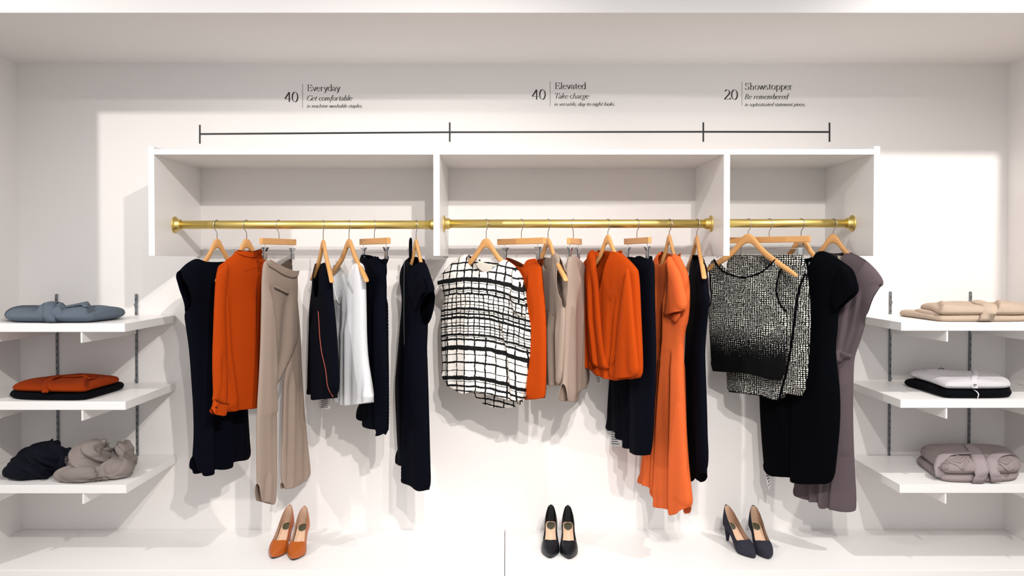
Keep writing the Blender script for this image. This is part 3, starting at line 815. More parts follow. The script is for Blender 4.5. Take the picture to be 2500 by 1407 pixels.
# navy skirt
P, th, z0 = clip_hanger(914, 881, 950, 582, -64, 'wooden clip hanger holding the navy skirt in the left bay')
g = Garment('skirt', 'navy asymmetric skirt behind the white camisole', 'skirt', P, th, 'navy skirts')
body = [(886, 621, 1), (897, 626, 1), (916, 636, 1), (929, 630, 1), (937, 624), (940, 688), (943, 766), (946, 908), (946, 935), (943, 1055, 1), (938, 1063, 1), (931, 1063, 1), (930, 1051, 1), (916, 1045, 1), (900, 1040, 1), (899, 1029, 1), (883, 1024, 1), (878, 1018), (880, 940), (884, 800), (886, 700)]
g.panel('body', body, 'navy', D=0.028, R=0.10, wave=(0.003, 8, 31), folds=[([(928, 700), (931, 1060)], 0.016, 0.05, 'step'), ([(902, 800), (900, 1035)], 0.012, 0.04, 'step')])
g.panel('yoke', [(886, 620, 1), (897, 625, 1), (916, 635, 1), (929, 629, 1), (937, 623), (941, 688, 1), (913, 690, 1), (885, 692)], 'navy', D=0.031, R=0.06, off=0.003)

# navy zip dress
P, th, z0 = coat_hanger(1016, 584, -64, 'wooden hanger inside the navy dress with the back zip', sc=0.48)
g = Garment('zip_dress', 'long navy cap sleeve dress with an open back zip, right end of the left bay', 'dress', P, th, 'navy dresses')
body = [(993, 635), (1000, 628, 1), (1007, 634, 1), (1016, 645, 1), (1023, 650, 1), (1030, 640), (1036, 641), (1046, 672), (1058, 706, 1), (1050, 722, 1), (1043, 738, 1), (1040, 760), (1038, 851), (1040, 900), (1043, 1021), (1046, 1134), (1048, 1195, 1), (1037, 1199, 1), (1027, 1192, 1), (1017, 1181, 1), (1004, 1173, 1), (1003, 1137, 1), (980, 1133, 1), (976, 1125), (972, 1049), (968, 941), (973, 880), (981, 800), (987, 745), (986, 718), (980, 685), (983, 655)]
back = [(993, 635), (1000, 626, 1), (1010, 628, 1), (1020, 634, 1), (1030, 638)] + body[6:]
g.panel('body', body, 'navy', D=0.036, R=0.12, backpoly=back, wave=(0.003, 7, 41), folds=[([(1012, 800), (1004, 1170)], 0.016, 0.06, 'step')])
g.panel('sleeve', [(1034, 688), (1046, 672), (1058, 706, 1), (1049, 724, 1), (1036, 758, 1), (1029, 756), (1026, 710)], 'navy_dark', D=0.008, R=0.02, off=0.034, h=0.006)
z_ = g.panel('zip_flap', [(1006, 582), (1011, 579), (1012, 600), (1010, 634), (1006, 634), (1005, 604)], 'navy_dark', D=0.004, R=0.01, off=0.012, h=0.005)
g.surf = g.surf
# zip line follows the body
V_ = [px2plane(q[0], q[1], P, th) for q in [(1007, 640), (1006, 700), (1006, 780), (1007, 868)]]
MB().tube([(u, -0.038, v) for u, v in V_], 0.0011, 6).build('zip', 'dark_steel', g.o)
u, v = px2plane(1008, 609, P, th); MB().tube([(u, -0.02, v + 0.004), (u, -0.02, v - 0.012)], 0.0032, 8).build('zip_pull', 'dark_steel', g.o)

# ------------------------------------------------------------------ middle bay
P, th, z0 = coat_hanger(1187, 582, -28, 'wooden hanger inside the black and white plaid top', sc=0.78)
plaid_material(P, th)
g = Garment('plaid_top', 'loose white top with a brushed black plaid print', 'top', P, th)
body = [(1141, 618, 1), (1146, 634, 1), (1155, 649, 1), (1174, 661, 1), (1199, 666, 1), (1216, 656, 1), (1229, 634), (1239, 636), (1259, 651), (1272, 668), (1280, 690), (1287, 735), (1294, 775), (1300, 799), (1298, 860), (1290, 907), (1281, 975, 1), (1266, 978, 1), (1246, 976, 1), (1225, 966, 1), (1195, 958, 1), (1170, 950, 1), (1150, 957, 1), (1137, 958, 1), (1118, 948, 1), (1094, 931, 1), (1083, 914), (1080, 880), (1077, 813), (1077, 762), (1083, 740), (1086, 722, 1), (1079, 700, 1), (1073, 682), (1082, 664), (1097, 648), (1120, 629)]
back = [(1141, 618, 1), (1160, 634, 1), (1190, 642, 1), (1215, 642, 1), (1229, 634)] + body[7:16] + [(1283, 982, 1), (1253, 996, 1), (1239, 1001, 1), (1199, 1001, 1), (1171, 995, 1), (1154, 978, 1), (1120, 955, 1), (1094, 931, 1)] + body[26:]
F8 = [([(1158, 740), (1157, 850), (1154, 960)], 0.016, 0.03, 'ridge'), ([(1090, 690), (1098, 800), (1100, 930)], 0.012, 0.035, 'step'), ([(1195, 740), (1205, 850), (1200, 950)], -0.014, 0.03, 'ridge'),
      ([(1228, 760), (1248, 860), (1252, 970)], 0.014, 0.04, 'step'), ([(1268, 760), (1262, 860), (1254, 970)], -0.010, 0.02, 'ridge')]
g.panel('body', body, 'plaid_print', D=0.045, R=0.15, backpoly=back, wave=(0.004, 8, 51), folds=F8, h=0.0075)
slv = [(1259, 651), (1272, 668), (1282, 693), (1290, 727), (1294, 764), (1291, 775, 1), (1278, 768, 1), (1266, 748), (1250, 722), (1262, 700)]
g.panel('sleeve', slv, 'plaid_print', D=0.016, R=0.035, off=0.040, h=0.006, folds=[([(1268, 690), (1275, 760)], 0.008, 0.02, 'ridge')])
g.panel('facing', [(1143, 622, 1), (1160, 638, 1), (1190, 646, 1), (1214, 646, 1), (1228, 636), (1218, 662), (1200, 672), (1175, 668), (1156, 655)], 'cream_lining', D=0.0, R=0.05, off=-0.030, back=False, h=0.006)
g.plate('neck_label', [(1194, 650), (1214, 652), (1213, 659), (1195, 657)], 'label_blue', 0.027, lines=1)

# orange pencil skirt
P, th, z0 = clip_hanger(1273, 1217, 1330, 582, -52, 'longer wooden clip hanger holding the orange pencil skirt', clips=(0.70, 0.72))
g = Garment('pencil_skirt', 'bright orange pencil skirt behind the plaid top', 'skirt', P, th)
body = [(1232, 626, 1), (1250, 636, 1), (1285, 657, 1), (1291, 646, 1), (1297, 635, 1), (1310, 632, 1), (1320, 631), (1324, 685), (1333, 770), (1334, 878), (1332, 968, 1), (1325, 974, 1), (1287, 975, 1), (1250, 972), (1242, 870), (1238, 760), (1234, 690)]
g.panel('body', body, 'orange', D=0.026, R=0.09, wave=(0.002, 8, 61), folds=[([(1300, 660), (1297, 800), (1296, 960)], 0.012, 0.04, 'step')], backmat='orange_trim')
g.cord('waist_seam', [(1290, 655), (1303, 645), (1321, 642)], 'orange_trim', 0.0008, 0.0003)

# taupe sleeveless top
P, th, z0 = coat_hanger(1338, 581, -66, 'wooden hanger inside the taupe sleeveless shell top', sc=0.9, lean=0.01)
g = Garment('shell_top', 'taupe sleeveless shell top beside the orange pencil skirt', 'top', P, th)
body = [(1319, 634), (1325, 626, 1), (1328, 640, 1), (1334, 655, 1), (1341, 660, 1), (1345, 645, 1), (1349, 628), (1356, 615), (1364, 624), (1368, 634, 1), (1365, 660, 1), (1367, 700, 1), (1372, 722, 1), (1378, 734), (1379, 784), (1376, 850), (1370, 941, 1), (1352, 942, 1), (1334, 939, 1), (1322, 936), (1322, 860), (1321, 760), (1318, 690)]
back = [(1319, 634), (1325, 626, 1), (1334, 630, 1), (1343, 630, 1), (1349, 626), (1356, 615), (1367, 628), (1378, 652, 1), (1381, 675, 1), (1379, 715, 1), (1378, 734)] + body[14:]
g.panel('body', body, 'taupe', D=0.014, R=0.09, backpoly=back, wave=(0.003, 8, 71), folds=[([(1345, 760), (1349, 940)], 0.010, 0.04, 'step'), ([(1364, 760), (1362, 940)], 0.010, 0.03, 'step')], h=0.007)
g.cord('dart', [(1334, 750), (1348, 763), (1359, 769)], 'taupe_dark', 0.0008, 0.0003)

# taupe skirt
P, th, z0 = clip_hanger(1400, 1388, 1417, 582, 72, 'short looking wooden clip hanger holding the taupe skirt', clips=(0.70, 0.72))
g = Garment('straight_skirt', 'taupe straight skirt hung edge on beside the rust wrap blouse', 'skirt', P, th)
body = [(1389, 626, 1), (1396, 622, 1), (1403, 632, 1), (1421, 650), (1427, 720), (1430, 780), (1434, 878), (1436, 941, 1), (1420, 948, 1), (1404, 956, 1), (1403, 980, 1), (1380, 982, 1), (1374, 972), (1377, 880), (1380, 756), (1383, 656)]
g.panel('body', body, 'taupe', D=0.020, R=0.08, wave=(0.002, 7, 81), folds=[([(1399, 640), (1410, 760), (1404, 950)], 0.014, 0.06, 'nstep'), ([(1388, 700), (1386, 980)], 0.008, 0.03, 'ridge')])
g.panel('waistband', [(1404, 630), (1408, 622, 1), (1415, 630, 1), (1421, 650), (1412, 650)], 'taupe_dark', D=0.004, R=0.02, off=-0.012, h=0.006, back=False)

# rust wrap blouse
P, th, z0 = coat_hanger(1484, 573, -56, 'wooden hanger inside the rust orange wrap blouse', sc=0.72)
g = Garment('wrap_blouse', 'rust orange draped wrap blouse with a deep cowl neck', 'blouse', P, th)
body = [(1462, 610, 1), (1466, 640, 1), (1472, 680, 1), (1477, 720, 1), (1484, 690, 1), (1492, 660, 1), (1499, 630, 1), (1505, 609), (1534, 634), (1551, 653), (1556, 662), (1560, 720), (1563, 800), (1566, 870), (1566, 921, 1), (1552, 924, 1), (1529, 927, 1), (1517, 929, 1), (1493, 923, 1), (1470, 914, 1), (1456, 901, 1), (1430, 895), (1432, 827), (1427, 756), (1421, 659), (1427, 639), (1448, 619)]
back = [(1462, 610, 1), (1475, 614, 1), (1492, 615, 1), (1505, 609)] + body[8:]
F12 = [([(1450, 700), (1455, 800), (1460, 890)], 0.010, 0.03, 'nstep'), ([(1440, 680), (1445, 890)], 0.008, 0.03, 'nstep'), ([(1520, 720), (1512, 830), (1505, 910)], 0.010, 0.03, 'step'), ([(1538, 700), (1528, 860)], 0.010, 0.03, 'step')]
g.panel('body', body, 'orange', D=0.036, R=0.11, backpoly=back, wave=(0.003, 9, 91), folds=F12, h=0.006)
wrap = [(1462, 610), (1466, 611), (1470, 650), (1477, 700), (1481, 760), (1487, 820), (1493, 860), (1500, 890), (1507, 893), (1514, 880), (1521, 850), (1525, 838), (1522, 880), (1512, 897), (1502, 901), (1484, 898), (1468, 890), (1459, 870), (1455, 820), (1452, 740), (1450, 670), (1452, 622)]
g.panel('cowl_drape', wrap, 'orange', D=0.014, R=0.02, off=0.036, h=0.006, back=True, folds=[([(1462, 660), (1466, 780), (1478, 890)], 0.008, 0.02, 'nstep')])
slv = [(1551, 653), (1556, 664), (1562, 727), (1570, 813), (1576, 870), (1580, 918, 1), (1550, 921, 1), (1520, 923), (1522, 892), (1527, 830), (1534, 760), (1541, 710), (1547, 675)]
g.panel('sleeve', slv, 'orange', D=0.018, R=0.05, off=0.040, wave=(0.002, 10, 92))
g.plate('neck_label', [(1480, 615), (1496, 617), (1496, 625), (1480, 623)], 'label_white', 0.030, lines=1)
g.plate('care_tag', [(1441, 893), (1456, 898), (1459, 937), (1445, 939)], 'label_white', 0.02, lines=8)

# navy flared skirt
P, th, z0 = clip_hanger(1555, 1527, 1587, 581, -66, 'wooden clip hanger holding the navy skirt in the middle bay')
g = Garment('skirt', 'navy flared skirt with a stepped hem between two orange garments', 'skirt', P, th, 'navy skirts')
body = [(1530, 626, 1), (1545, 630, 1), (1559, 634, 1), (1573, 623, 1), (1585, 630), (1594, 640), (1594, 690), (1596, 780), (1599, 880), (1594, 1000), (1588, 1110, 1), (1578, 1113, 1), (1556, 1105, 1), (1555, 1096, 1), (1538, 1095, 1), (1537, 1078, 1), (1520, 1071, 1), (1519, 1055, 1), (1486, 1049), (1490, 960), (1503, 800), (1519, 690)]
g.panel('body', body, 'navy', D=0.028, R=0.09, wave=(0.003, 8, 101), folds=[([(1560, 800), (1555, 1100)], 0.016, 0.04, 'step'), ([(1542, 900), (1537, 1090)], 0.014, 0.03, 'step'), ([(1526, 900), (1519, 1065)], 0.012, 0.03, 'step')])
g.plate('care_tag', [(1483, 1044), (1518, 1048), (1517, 1090), (1486, 1088)], 'label_white', 0.0, lines=7)

# peach dress
P, th, z0 = coat_hanger(1634, 573, -62, 'wooden hanger inside the long peach orange dress', sc=0.52)
g = Garment('flared_dress', 'long peach orange short sleeved dress with a flared uneven hem', 'dress', P, th)
body = [(1614, 612, 1), (1618, 630, 1), (1627, 652, 1), (1635, 645, 1), (1642, 627), (1651, 617), (1664, 642), (1676, 668), (1680, 720), (1677, 780), (1667, 815), (1665, 859), (1668, 969), (1675, 1104), (1683, 1193), (1687, 1237, 1), (1675, 1245, 1), (1671, 1254, 1), (1658, 1257, 1), (1647, 1254, 1), (1648, 1241, 1), (1619, 1238, 1), (1608, 1232, 1), (1609, 1215, 1), (1601, 1208, 1), (1601, 1187, 1), (1580, 1181, 1), (1564, 1178), (1571, 1119), (1588, 969), (1599, 865), (1603, 826), (1595, 801), (1592, 699), (1593, 648), (1602, 630)]
back = [(1614, 612, 1), (1622, 620, 1), (1634, 624, 1), (1642, 620, 1), (1651, 617)] + body[6:]
F14 = [([(1618, 680), (1612, 830), (1602, 1000), (1588, 1180)], 0.010, 0.03, 'step'), ([(1630, 830), (1617, 1000), (1608, 1190)], 0.016, 0.035, 'step'), ([(1645, 690), (1641, 830), (1628, 1020), (1616, 1232)], 0.016, 0.035, 'step'), ([(1655, 850), (1655, 1000), (1654, 1250)], 0.014, 0.04, 'step')]
g.panel('body', body, 'peach', D=0.036, R=0.10, backpoly=back, wave=(0.003, 9, 111), folds=F14, h=0.006)
slv = [(1652, 620), (1664, 642), (1678, 665), (1687, 699), (1697, 757, 1), (1672, 764, 1), (1646, 770), (1651, 730), (1655, 690), (1653, 650)]
g.panel('sleeve', slv, 'peach', D=0.022, R=0.04, off=0.038, h=0.006)
g.panel('sleeve_cuff', [(1648, 768), (1672, 763), (1682, 762), (1675, 780), (1667, 789), (1658, 780)], 'peach', D=0.008, R=0.02, off=0.036, h=0.005)
# navy edge-on dress
P, th, z0 = coat_hanger(1701, 575, -79, 'wooden hanger with its tip out of the navy strappy dress', sc=1.0, lean=0.012)
g = Garment('slip_dress', 'navy dress hung edge on beside the peach orange dress', 'dress', P, th, 'navy dresses')
body = [(1690, 650), (1695, 624, 1), (1702, 622, 1), (1706, 640, 1), (1710, 633), (1718, 639), (1721, 671), (1722, 700), (1727, 727), (1722, 770), (1715, 841), (1716, 910), (1720, 1029), (1724, 1150, 1), (1711, 1166, 1), (1708, 1177, 1), (1696, 1178, 1), (1684, 1170), (1678, 1119), (1671, 1029), (1674, 940), (1678, 880), (1684, 756), (1686, 699)]
g.panel('body', body, 'navy', D=0.024, R=0.09, wave=(0.002, 7, 121), folds=[([(1700, 800), (1697, 1170)], 0.010, 0.05, 'step')])

# ------------------------------------------------------------------ right bay
P, th, z0 = coat_hanger(1827, 571, -26, 'wooden hanger in front, tips out of the black and white tank', sc=1.0, lean=0.02)
PT, tT = P, th
v0 = px2plane(1830, 790, P, th)[1]; v1 = px2plane(1830, 905, P, th)[1]
tweed_material('tweed_ombre', v0, v1)
tweed_material('tweed')
g = Garment('tank_top', 'black and white tweed tank top fading to black at the hem', 'top', P, th)
body = [(1731, 645, 1), (1748, 632, 1), (1755, 646, 1), (1772, 663, 1), (1801, 675, 1), (1831, 678, 1), (1863, 668, 1), (1883, 651, 1), (1896, 632), (1914, 641, 1), (1906, 670, 1), (1901, 712, 1), (1909, 742, 1), (1923, 763), (1926, 775), (1923, 827), (1917, 930, 1), (1879, 923, 1), (1849, 914, 1), (1815, 908, 1), (1770, 907, 1), (1738, 905), (1732, 811), (1729, 753, 1), (1740, 744, 1), (1744, 720, 1), (1741, 683, 1), (1734, 655)]
g.panel('body', body, 'tweed_ombre', D=0.030, R=0.14, wave=(0.004, 6, 131), smooth=1, folds=[([(1800, 760), (1790, 900)], 0.008, 0.04, 'ridge'), ([(1870, 780), (1865, 915)], 0.008, 0.04, 'ridge')], h=0.0075)
g.cord('neck_binding', [(1748, 633), (1755, 646), (1772, 663), (1801, 675), (1831, 678), (1863, 668), (1883, 651), (1896, 633)], 'black_cloth', 0.0036, 0.001)
g.cord('arm_binding', [(1914, 641), (1906, 670), (1901, 712), (1909, 742), (1923, 762)], 'black_cloth', 0.0036, 0.001)
g.cord('arm_binding', [(1733, 647), (1741, 683), (1744, 720), (1740, 743), (1730, 753)], 'black_cloth', 0.0036, 0.001)
# tweed skirt
P, th, z0 = clip_hanger(1878, 1774, 1978, 578, -24, 'long wooden clip hanger behind the tweed tank top', clips=(0.70, 0.78), cz=0.026)
g = Garment('wrap_skirt', 'black and white tweed wrap skirt with a black edge', 'skirt', P, th)
body = [(1775, 626, 1), (1800, 622, 1), (1860, 624, 1), (1920, 622, 1), (1962, 621), (1971, 663), (1980, 762), (1976, 860), (1974, 900), (1964, 967, 1), (1940, 963, 1), (1918, 957, 1), (1907, 978, 1), (1879, 970, 1), (1849, 962, 1), (1819, 957, 1), (1776, 956), (1773, 910), (1772, 800), (1773, 700)]
g.panel('body', body, 'tweed', D=0.026, R=0.12, wave=(0.004, 6, 141), smooth=1, h=0.0085, folds=[([(1815, 880), (1815, 955)], 0.012, 0.04, 'ridge')])
g.cord('edge_binding', [(1969, 667), (1960, 690), (1952, 725), (1944, 790), (1937, 850), (1926, 910), (1915, 950), (1908, 976)], 'black_cloth', 0.0050, 0.002)
g.cord('hem_binding', [(1785, 955), (1819, 957), (1849, 962), (1879, 970), (1906, 978)], 'black_cloth', 0.0022, 0.0005)
# black dress
P, th, z0 = coat_hanger(1956, 576, -30, 'wooden hanger inside the black short sleeved dress', sc=0.75)
g = Garment('black_dress', 'black short sleeved dress between the tweed skirt and the grey dress', 'dress', P, th)
body = [(1896, 622, 1), (1910, 640, 1), (1935, 655, 1), (1965, 660, 1), (1983, 652, 1), (1991, 632, 1), (2001, 611), (2027, 618), (2060, 641), (2083, 657), (2092, 683), (2098, 708), (2090, 722), (2062, 745), (2046, 765), (2046, 800), (2040, 845), (2043, 892), (2051, 950), (2052, 1029), (2044, 1110), (2036, 1181, 1), (1998, 1180, 1), (1954, 1178, 1), (1936, 1171, 1), (1939, 1162, 1), (1867, 1160), (1860, 1080), (1855, 1000), (1853, 900), (1866, 800), (1862, 720), (1862, 660), (1876, 630)]
back = [(1896, 622, 1), (1925, 632, 1), (1965, 632, 1), (1985, 622, 1), (2001, 611)] + body[7:]
g.panel('body', body, 'black_cloth', D=0.036, R=0.14, backpoly=back, wave=(0.004, 6, 151), folds=[([(1945, 800), (1940, 1165)], 0.014, 0.05, 'step'), ([(2020, 880), (2010, 1175)], 0.010, 0.05, 'ridge')])
g.panel('sleeve', [(2062, 645), (2083, 657), (2092, 683), (2099, 709, 1), (2075, 738, 1), (2047, 762), (2040, 735), (2045, 690)], 'black_cloth', D=0.014, R=0.03, off=0.036, h=0.007)
g.plate('neck_label', [(1966, 640), (1985, 640), (1983, 651), (1966, 653)], 'label_blue', 0.026, lines=1)
g.plate('care_tag', [(1867, 1156), (1881, 1158), (1881, 1180), (1877, 1197)], 'label_white', 0.0, lines=4)
# grey draped dress
P, th, z0 = coat_hanger(2034, 571, -18, 'wooden hanger inside the grey draped dress at far right', sc=0.75)
g = Garment('draped_dress', 'long plum grey dress with a knotted waist, rightmost garment', 'dress', P, th)
body = [(2003, 612, 1), (2012, 625, 1), (2025, 642, 1), (2040, 655, 1), (2055, 640, 1), (2068, 613), (2109, 631), (2138, 657), (2161, 690, 1), (2146, 708, 1), (2135, 727, 1), (2126, 750, 1), (2119, 772), (2102, 827), (2087, 868), (2084, 895), (2082, 999), (2085, 1119), (2093, 1245, 1), (2081, 1249, 1), (2058, 1245, 1), (2028, 1236, 1), (2018, 1239, 1), (2007, 1236, 1), (2003, 1224, 1), (1981, 1221, 1), (1957, 1214, 1), (1937, 1207), (1941, 1160), (1952, 1000), (1962, 880), (1955, 800), (1945, 750), (1935, 700), (1962, 645), (1985, 622)]
back = [(2003, 612, 1), (2020, 618, 1), (2037, 619, 1), (2052, 617, 1), (2068, 613), (2109, 631), (2138, 657), (2158, 686, 1), (2130, 715, 1), (2115, 745, 1), (2107, 772)] + body[13:]
F19 = [([(2090, 660), (2075, 760), (2056, 860)], 0.010, 0.03, 'nstep'), ([(2108, 700), (2092, 790), (2066, 862)], 0.008, 0.02, 'nstep'), ([(2052, 885), (2050, 1000), (2040, 1120), (2030, 1235)], 0.014, 0.05, 'step'), ([(2006, 1000), (2004, 1225)], 0.014, 0.04, 'step'), ([(1985, 1000), (1980, 1220)], 0.014, 0.03, 'step'), ([(2068, 890), (2072, 1100)], 0.010, 0.03, 'ridge')]
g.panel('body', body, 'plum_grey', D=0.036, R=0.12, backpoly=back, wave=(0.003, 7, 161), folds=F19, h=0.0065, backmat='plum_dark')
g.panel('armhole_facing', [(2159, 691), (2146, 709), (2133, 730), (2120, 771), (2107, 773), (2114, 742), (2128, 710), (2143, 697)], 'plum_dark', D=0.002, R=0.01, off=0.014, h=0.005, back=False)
kn = [(2040, 852), (2052, 848), (2064, 858), (2080, 862), (2087, 866), (2084, 874), (2068, 874), (2062, 882), (2050, 888), (2043, 876)]
g.panel('knot', kn, 'plum_grey', D=0.009, R=0.015, off=0.034, h=0.004, folds=[([(2046, 852), (2058, 884)], 0.006, 0.008, 'ridge'), ([(2058, 852), (2052, 884)], 0.006, 0.008, 'nstep')])
g.plate('neck_label', [(2040, 624), (2066, 627), (2065, 638), (2040, 635)], 'label_beige', 0.028, lines=1, lw=0.8)
g.plate('care_tag', [(1958, 1200), (1980, 1204), (1979, 1226), (1960, 1223)], 'label_white', 0.02, lines=5, pm='vinyl_black')

# ------------------------------------------------------------------ folded knitwear
class Folded:
    def __init__(s, name, label, cat, loc, group=None):
        s.loc = Vector(loc); s.o = thing(name, label, cat, loc, 0, group); s.tops = []
    def layer(s, name, poly, z0, H, mat, R=0.04, folds=(), wave=(0.0, 6, 1), h=0.0065, parent=None, tilt=0.0):
        """poly: plan outline in world (x, y); a cushion of cloth from z0 to z0 + H"""
        loc = [(q[0] - s.loc.x, q[1] - s.loc.y, 0) for q in poly]
        F = [([(p[0] - s.loc.x, p[1] - s.loc.y) for p in f[0]], f[1], f[2], f[3]) for f in folds]
        P, tri, seams, _ = triangulate(loc, h, 3)
        ds = segdist(P, seams); q = np.clip(ds / R, 0, 1); prof = np.sqrt(np.clip(1 - (1 - q) ** 2, 0, 1))
        f = fold_field(P, F, *wave) * prof
        rnd = random.Random(len(s.tops) + int(H * 1e4))
        for k in range(3):
            f = f + H * 0.05 * prof * np.sin(P[:, 0] * rnd.uniform(12, 30) + rnd.random() * 6) * np.sin(P[:, 1] * rnd.uniform(12, 30) + rnd.random() * 6)
        top = z0 + H * (0.42 + 0.58 * prof) + f + tilt * (P[:, 1])
        bot = z0 + H * 0.42 * (1 - prof) + tilt * 0
        n = len(P)
        V = [(P[i, 0], P[i, 1], top[i]) for i in range(n)] + [(P[i, 0], P[i, 1], bot[i]) for i in range(n)]
        T = [t for t in tri] + [tuple(i + n for i in t[::-1]) for t in tri]
        # side wall between the two boundaries
        edges = {}
        for t in tri:
            for a, b in ((t[0], t[1]), (t[1], t[2]), (t[2], t[0])):
                edges[(a, b)] = 1
        for (a, b) in list(edges):
            if (b, a) not in edges: T.append((b, a, a + n, b + n))
        me = bpy.data.meshes.new(name); me.from_pydata(V, [], T)
        uvl = me.uv_layers.new(name='uv'); li = np.empty(len(me.loops), dtype=np.int32); me.loops.foreach_get('vertex_index', li)
        UVs = np.array([(P[i % n, 0], P[i % n, 1] + (0.03 if i >= n else 0)) for i in range(2 * n)], dtype=np.float32)
        uvl.data.foreach_set('uv', UVs[li].ravel())
        me.materials.append(MATS[mat]); me.polygons.foreach_set('use_smooth', [True] * len(me.polygons))
        o = bpy.data.objects.new(name, me); COL.objects.link(o); o.parent = parent or s.o
        s.tops.append((P, top)); s.mid = z0
        return o
    def height(s, x, y):
        best = None
        for P, t in s.tops:
            d = (P[:, 0] - x) ** 2 + (P[:, 1] - y) ** 2; i = np.argsort(d)[:3]
            if d[i[0]] < 0.012 ** 2:
                v = float(np.mean(t[i])); best = v if best is None else max(best, v)
        return best
    def ribbon(s, name, path, w, mat, lift=0.003, z0=0.0, thick=0.0022, parent=None, bulge=0.0):
        """belt lying over the pile; path in world (x, y[, z]); drops to z0 where the pile ends"""
        Q = []
        for a, b in zip(path, path[1:]):
            k = max(2, int(math.hypot(b[0] - a[0], b[1] - a[1]) / 0.006))
            for j in range(k):
                t = j / k
                z = None
                if len(a) > 2 and len(b) > 2: z = a[2] + (b[2] - a[2]) * t
                Q.append((a[0] + (b[0] - a[0]) * t - s.loc.x, a[1] + (b[1] - a[1]) * t - s.loc.y, z))
        last = path[-1]
        Q.append((last[0] - s.loc.x, last[1] - s.loc.y, last[2] if len(last) > 2 else None))
        Z = []
        for x, y, z in Q:
            if z is None:
                z = s.height(x, y)
                z = (z0 + 0.004) if z is None else z
            Z.append(z + lift)
        for _ in range(2): Z = [Z[0]] + [(Z[i - 1] + 2 * Z[i] + Z[i + 1]) / 4 for i in range(1, len(Z) - 1)] + [Z[-1]]
        pts = [Vector((q[0], q[1], z)) for q, z in zip(Q, Z)]
        vs, fs = [], []
        for i, p in enumerate(pts):
            t = (pts[min(i + 1, len(pts) - 1)] - pts[max(i - 1, 0)]); th2 = Vector((t.x, t.y, 0))
            side = Vector((-th2.y, th2.x, 0)).normalized() if th2.length > 0.35 * t.length else Vector((-1, 0, 0))
            nr = t.cross(side).normalized()
            if nr.z < 0: nr = -nr
            for e in (-1, -0.5, 0, 0.5, 1):
                vs.append(p + side * (w / 2 * e) + nr * (thick + bulge * (1 - e * e)))
            for e in (1, 0.5, 0, -0.5, -1):
                vs.append(p + side * (w / 2 * e))
        n = 10
        for i in range(len(pts) - 1):
            for k in range(n):
                k2 = (k + 1) % n
                fs.append((i * n + k, i * n + k2, (i + 1) * n + k2, (i + 1) * n + k))
        fs += [tuple(range(n))[::-1], tuple((len(pts) - 1) * n + k for k in range(n))]
        return MB().add(vs, fs).build(name, mat, parent or s.o, smooth=True)
def fxy(px, y):                                   # world x seen at pixel column px at depth y
    return (px - AX) / FPX * (y - CAM.y)

# grey cardigan, top left shelf
z = ZL[0]
f = Folded('folded_cardigan', 'folded blue grey cardigan with a tie belt on the top left shelf', 'cardigan', (fxy(150, 0.17), 0.17, z))
A = [(fxy(8, .05), .06), (fxy(25, .03), .03), (fxy(120, .015), .014), (fxy(214, .012), .012), (fxy(240, .06), .07), (fxy(285, .16), .17), (fxy(304, .25), .26), (fxy(300, .33), .34), (fxy(200, .36), .36), (fxy(40, .36), .36), (fxy(3, .2), .22), (fxy(0, .1), .12)]
f.layer('body', A, 0.0, 0.058, 'grey_knit', R=0.06, folds=[([(fxy(112, .36), .36), (fxy(100, .15), .15), (fxy(86, .0), .0)], 0.012, 0.05, 'step'), ([(fxy(160, .36), .36), (fxy(150, .15), .15), (fxy(148, .0), .0)], 0.008, 0.03, 'nstep'), ([(fxy(215, .36), .36), (fxy(222, .2), .2), (fxy(210, .0), .0)], 0.012, 0.05, 'nstep')])
f.ribbon('tie_belt', [(fxy(125, .012), .004, 0.004), (fxy(121, .01), .006, 0.035), (fxy(120, .03), .03), (fxy(122, .15), .15), (fxy(128, .3), .32)], 0.042, 'grey_knit', 0.002, bulge=0.004)
f.ribbon('tie_belt', [(fxy(120, .10), .10), (fxy(160, .09), .09), (fxy(200, .08), .075), (fxy(214, .06), .05)], 0.024, 'grey_knit', 0.003, bulge=0.002)

# rust cardigan over navy knit, middle left shelf
z = ZL[1]
f = Folded('folded_sweater', 'folded black navy sweater lying under the rust cardigan on the left shelf', 'sweater', (fxy(150, 0.17), 0.17, z))
A = [(fxy(22, .05), .05), (fxy(60, .02), .022), (fxy(140, .015), .014), (fxy(200, .012), .014), (fxy(225, .06), .07), (fxy(275, .2), .21), (fxy(301, .28), .28), (fxy(300, .36), .36), (fxy(120, .38), .38), (fxy(60, .3), .3), (fxy(18, .12), .12)]
f.layer('body', A, 0.0, 0.028, 'navy_knit', R=0.025)
f = Folded('folded_cardigan', 'folded rust orange cardigan with a tie belt on the middle left shelf', 'cardigan', (fxy(150, 0.17), 0.17, z + 0.028))
B = [(fxy(20, .05), .055), (fxy(60, .03), .035), (fxy(140, .015), .02), (fxy(203, .012), .018), (fxy(225, .08), .09), (fxy(270, .2), .21), (fxy(291, .27), .27), (fxy(285, .34), .34), (fxy(150, .37), .37), (fxy(80, .25), .27), (fxy(30, .13), .14)]
f.layer('body', B, 0.0, 0.034, 'orange_knit', R=0.05, folds=[([(fxy(190, .3), .33), (fxy(210, .2), .2), (fxy(206, .03), .03)], 0.008, 0.03, 'nstep'), ([(fxy(120, .3), .3), (fxy(112, .03), .03)], 0.006, 0.02, 'step')])
f.ribbon('tie_belt', [(fxy(108, .014), .010, 0.004), (fxy(107, .012), .014, 0.02), (fxy(106, .04), .04), (fxy(112, .12), .13), (fxy(135, .22), .24)], 0.026, 'orange_knit', 0.002, bulge=0.003)
f.ribbon('tie_belt', [(fxy(135, .24), .24), (fxy(180, .21), .22), (fxy(230, .2), .2)], 0.020, 'orange_knit', 0.003, bulge=0.003)

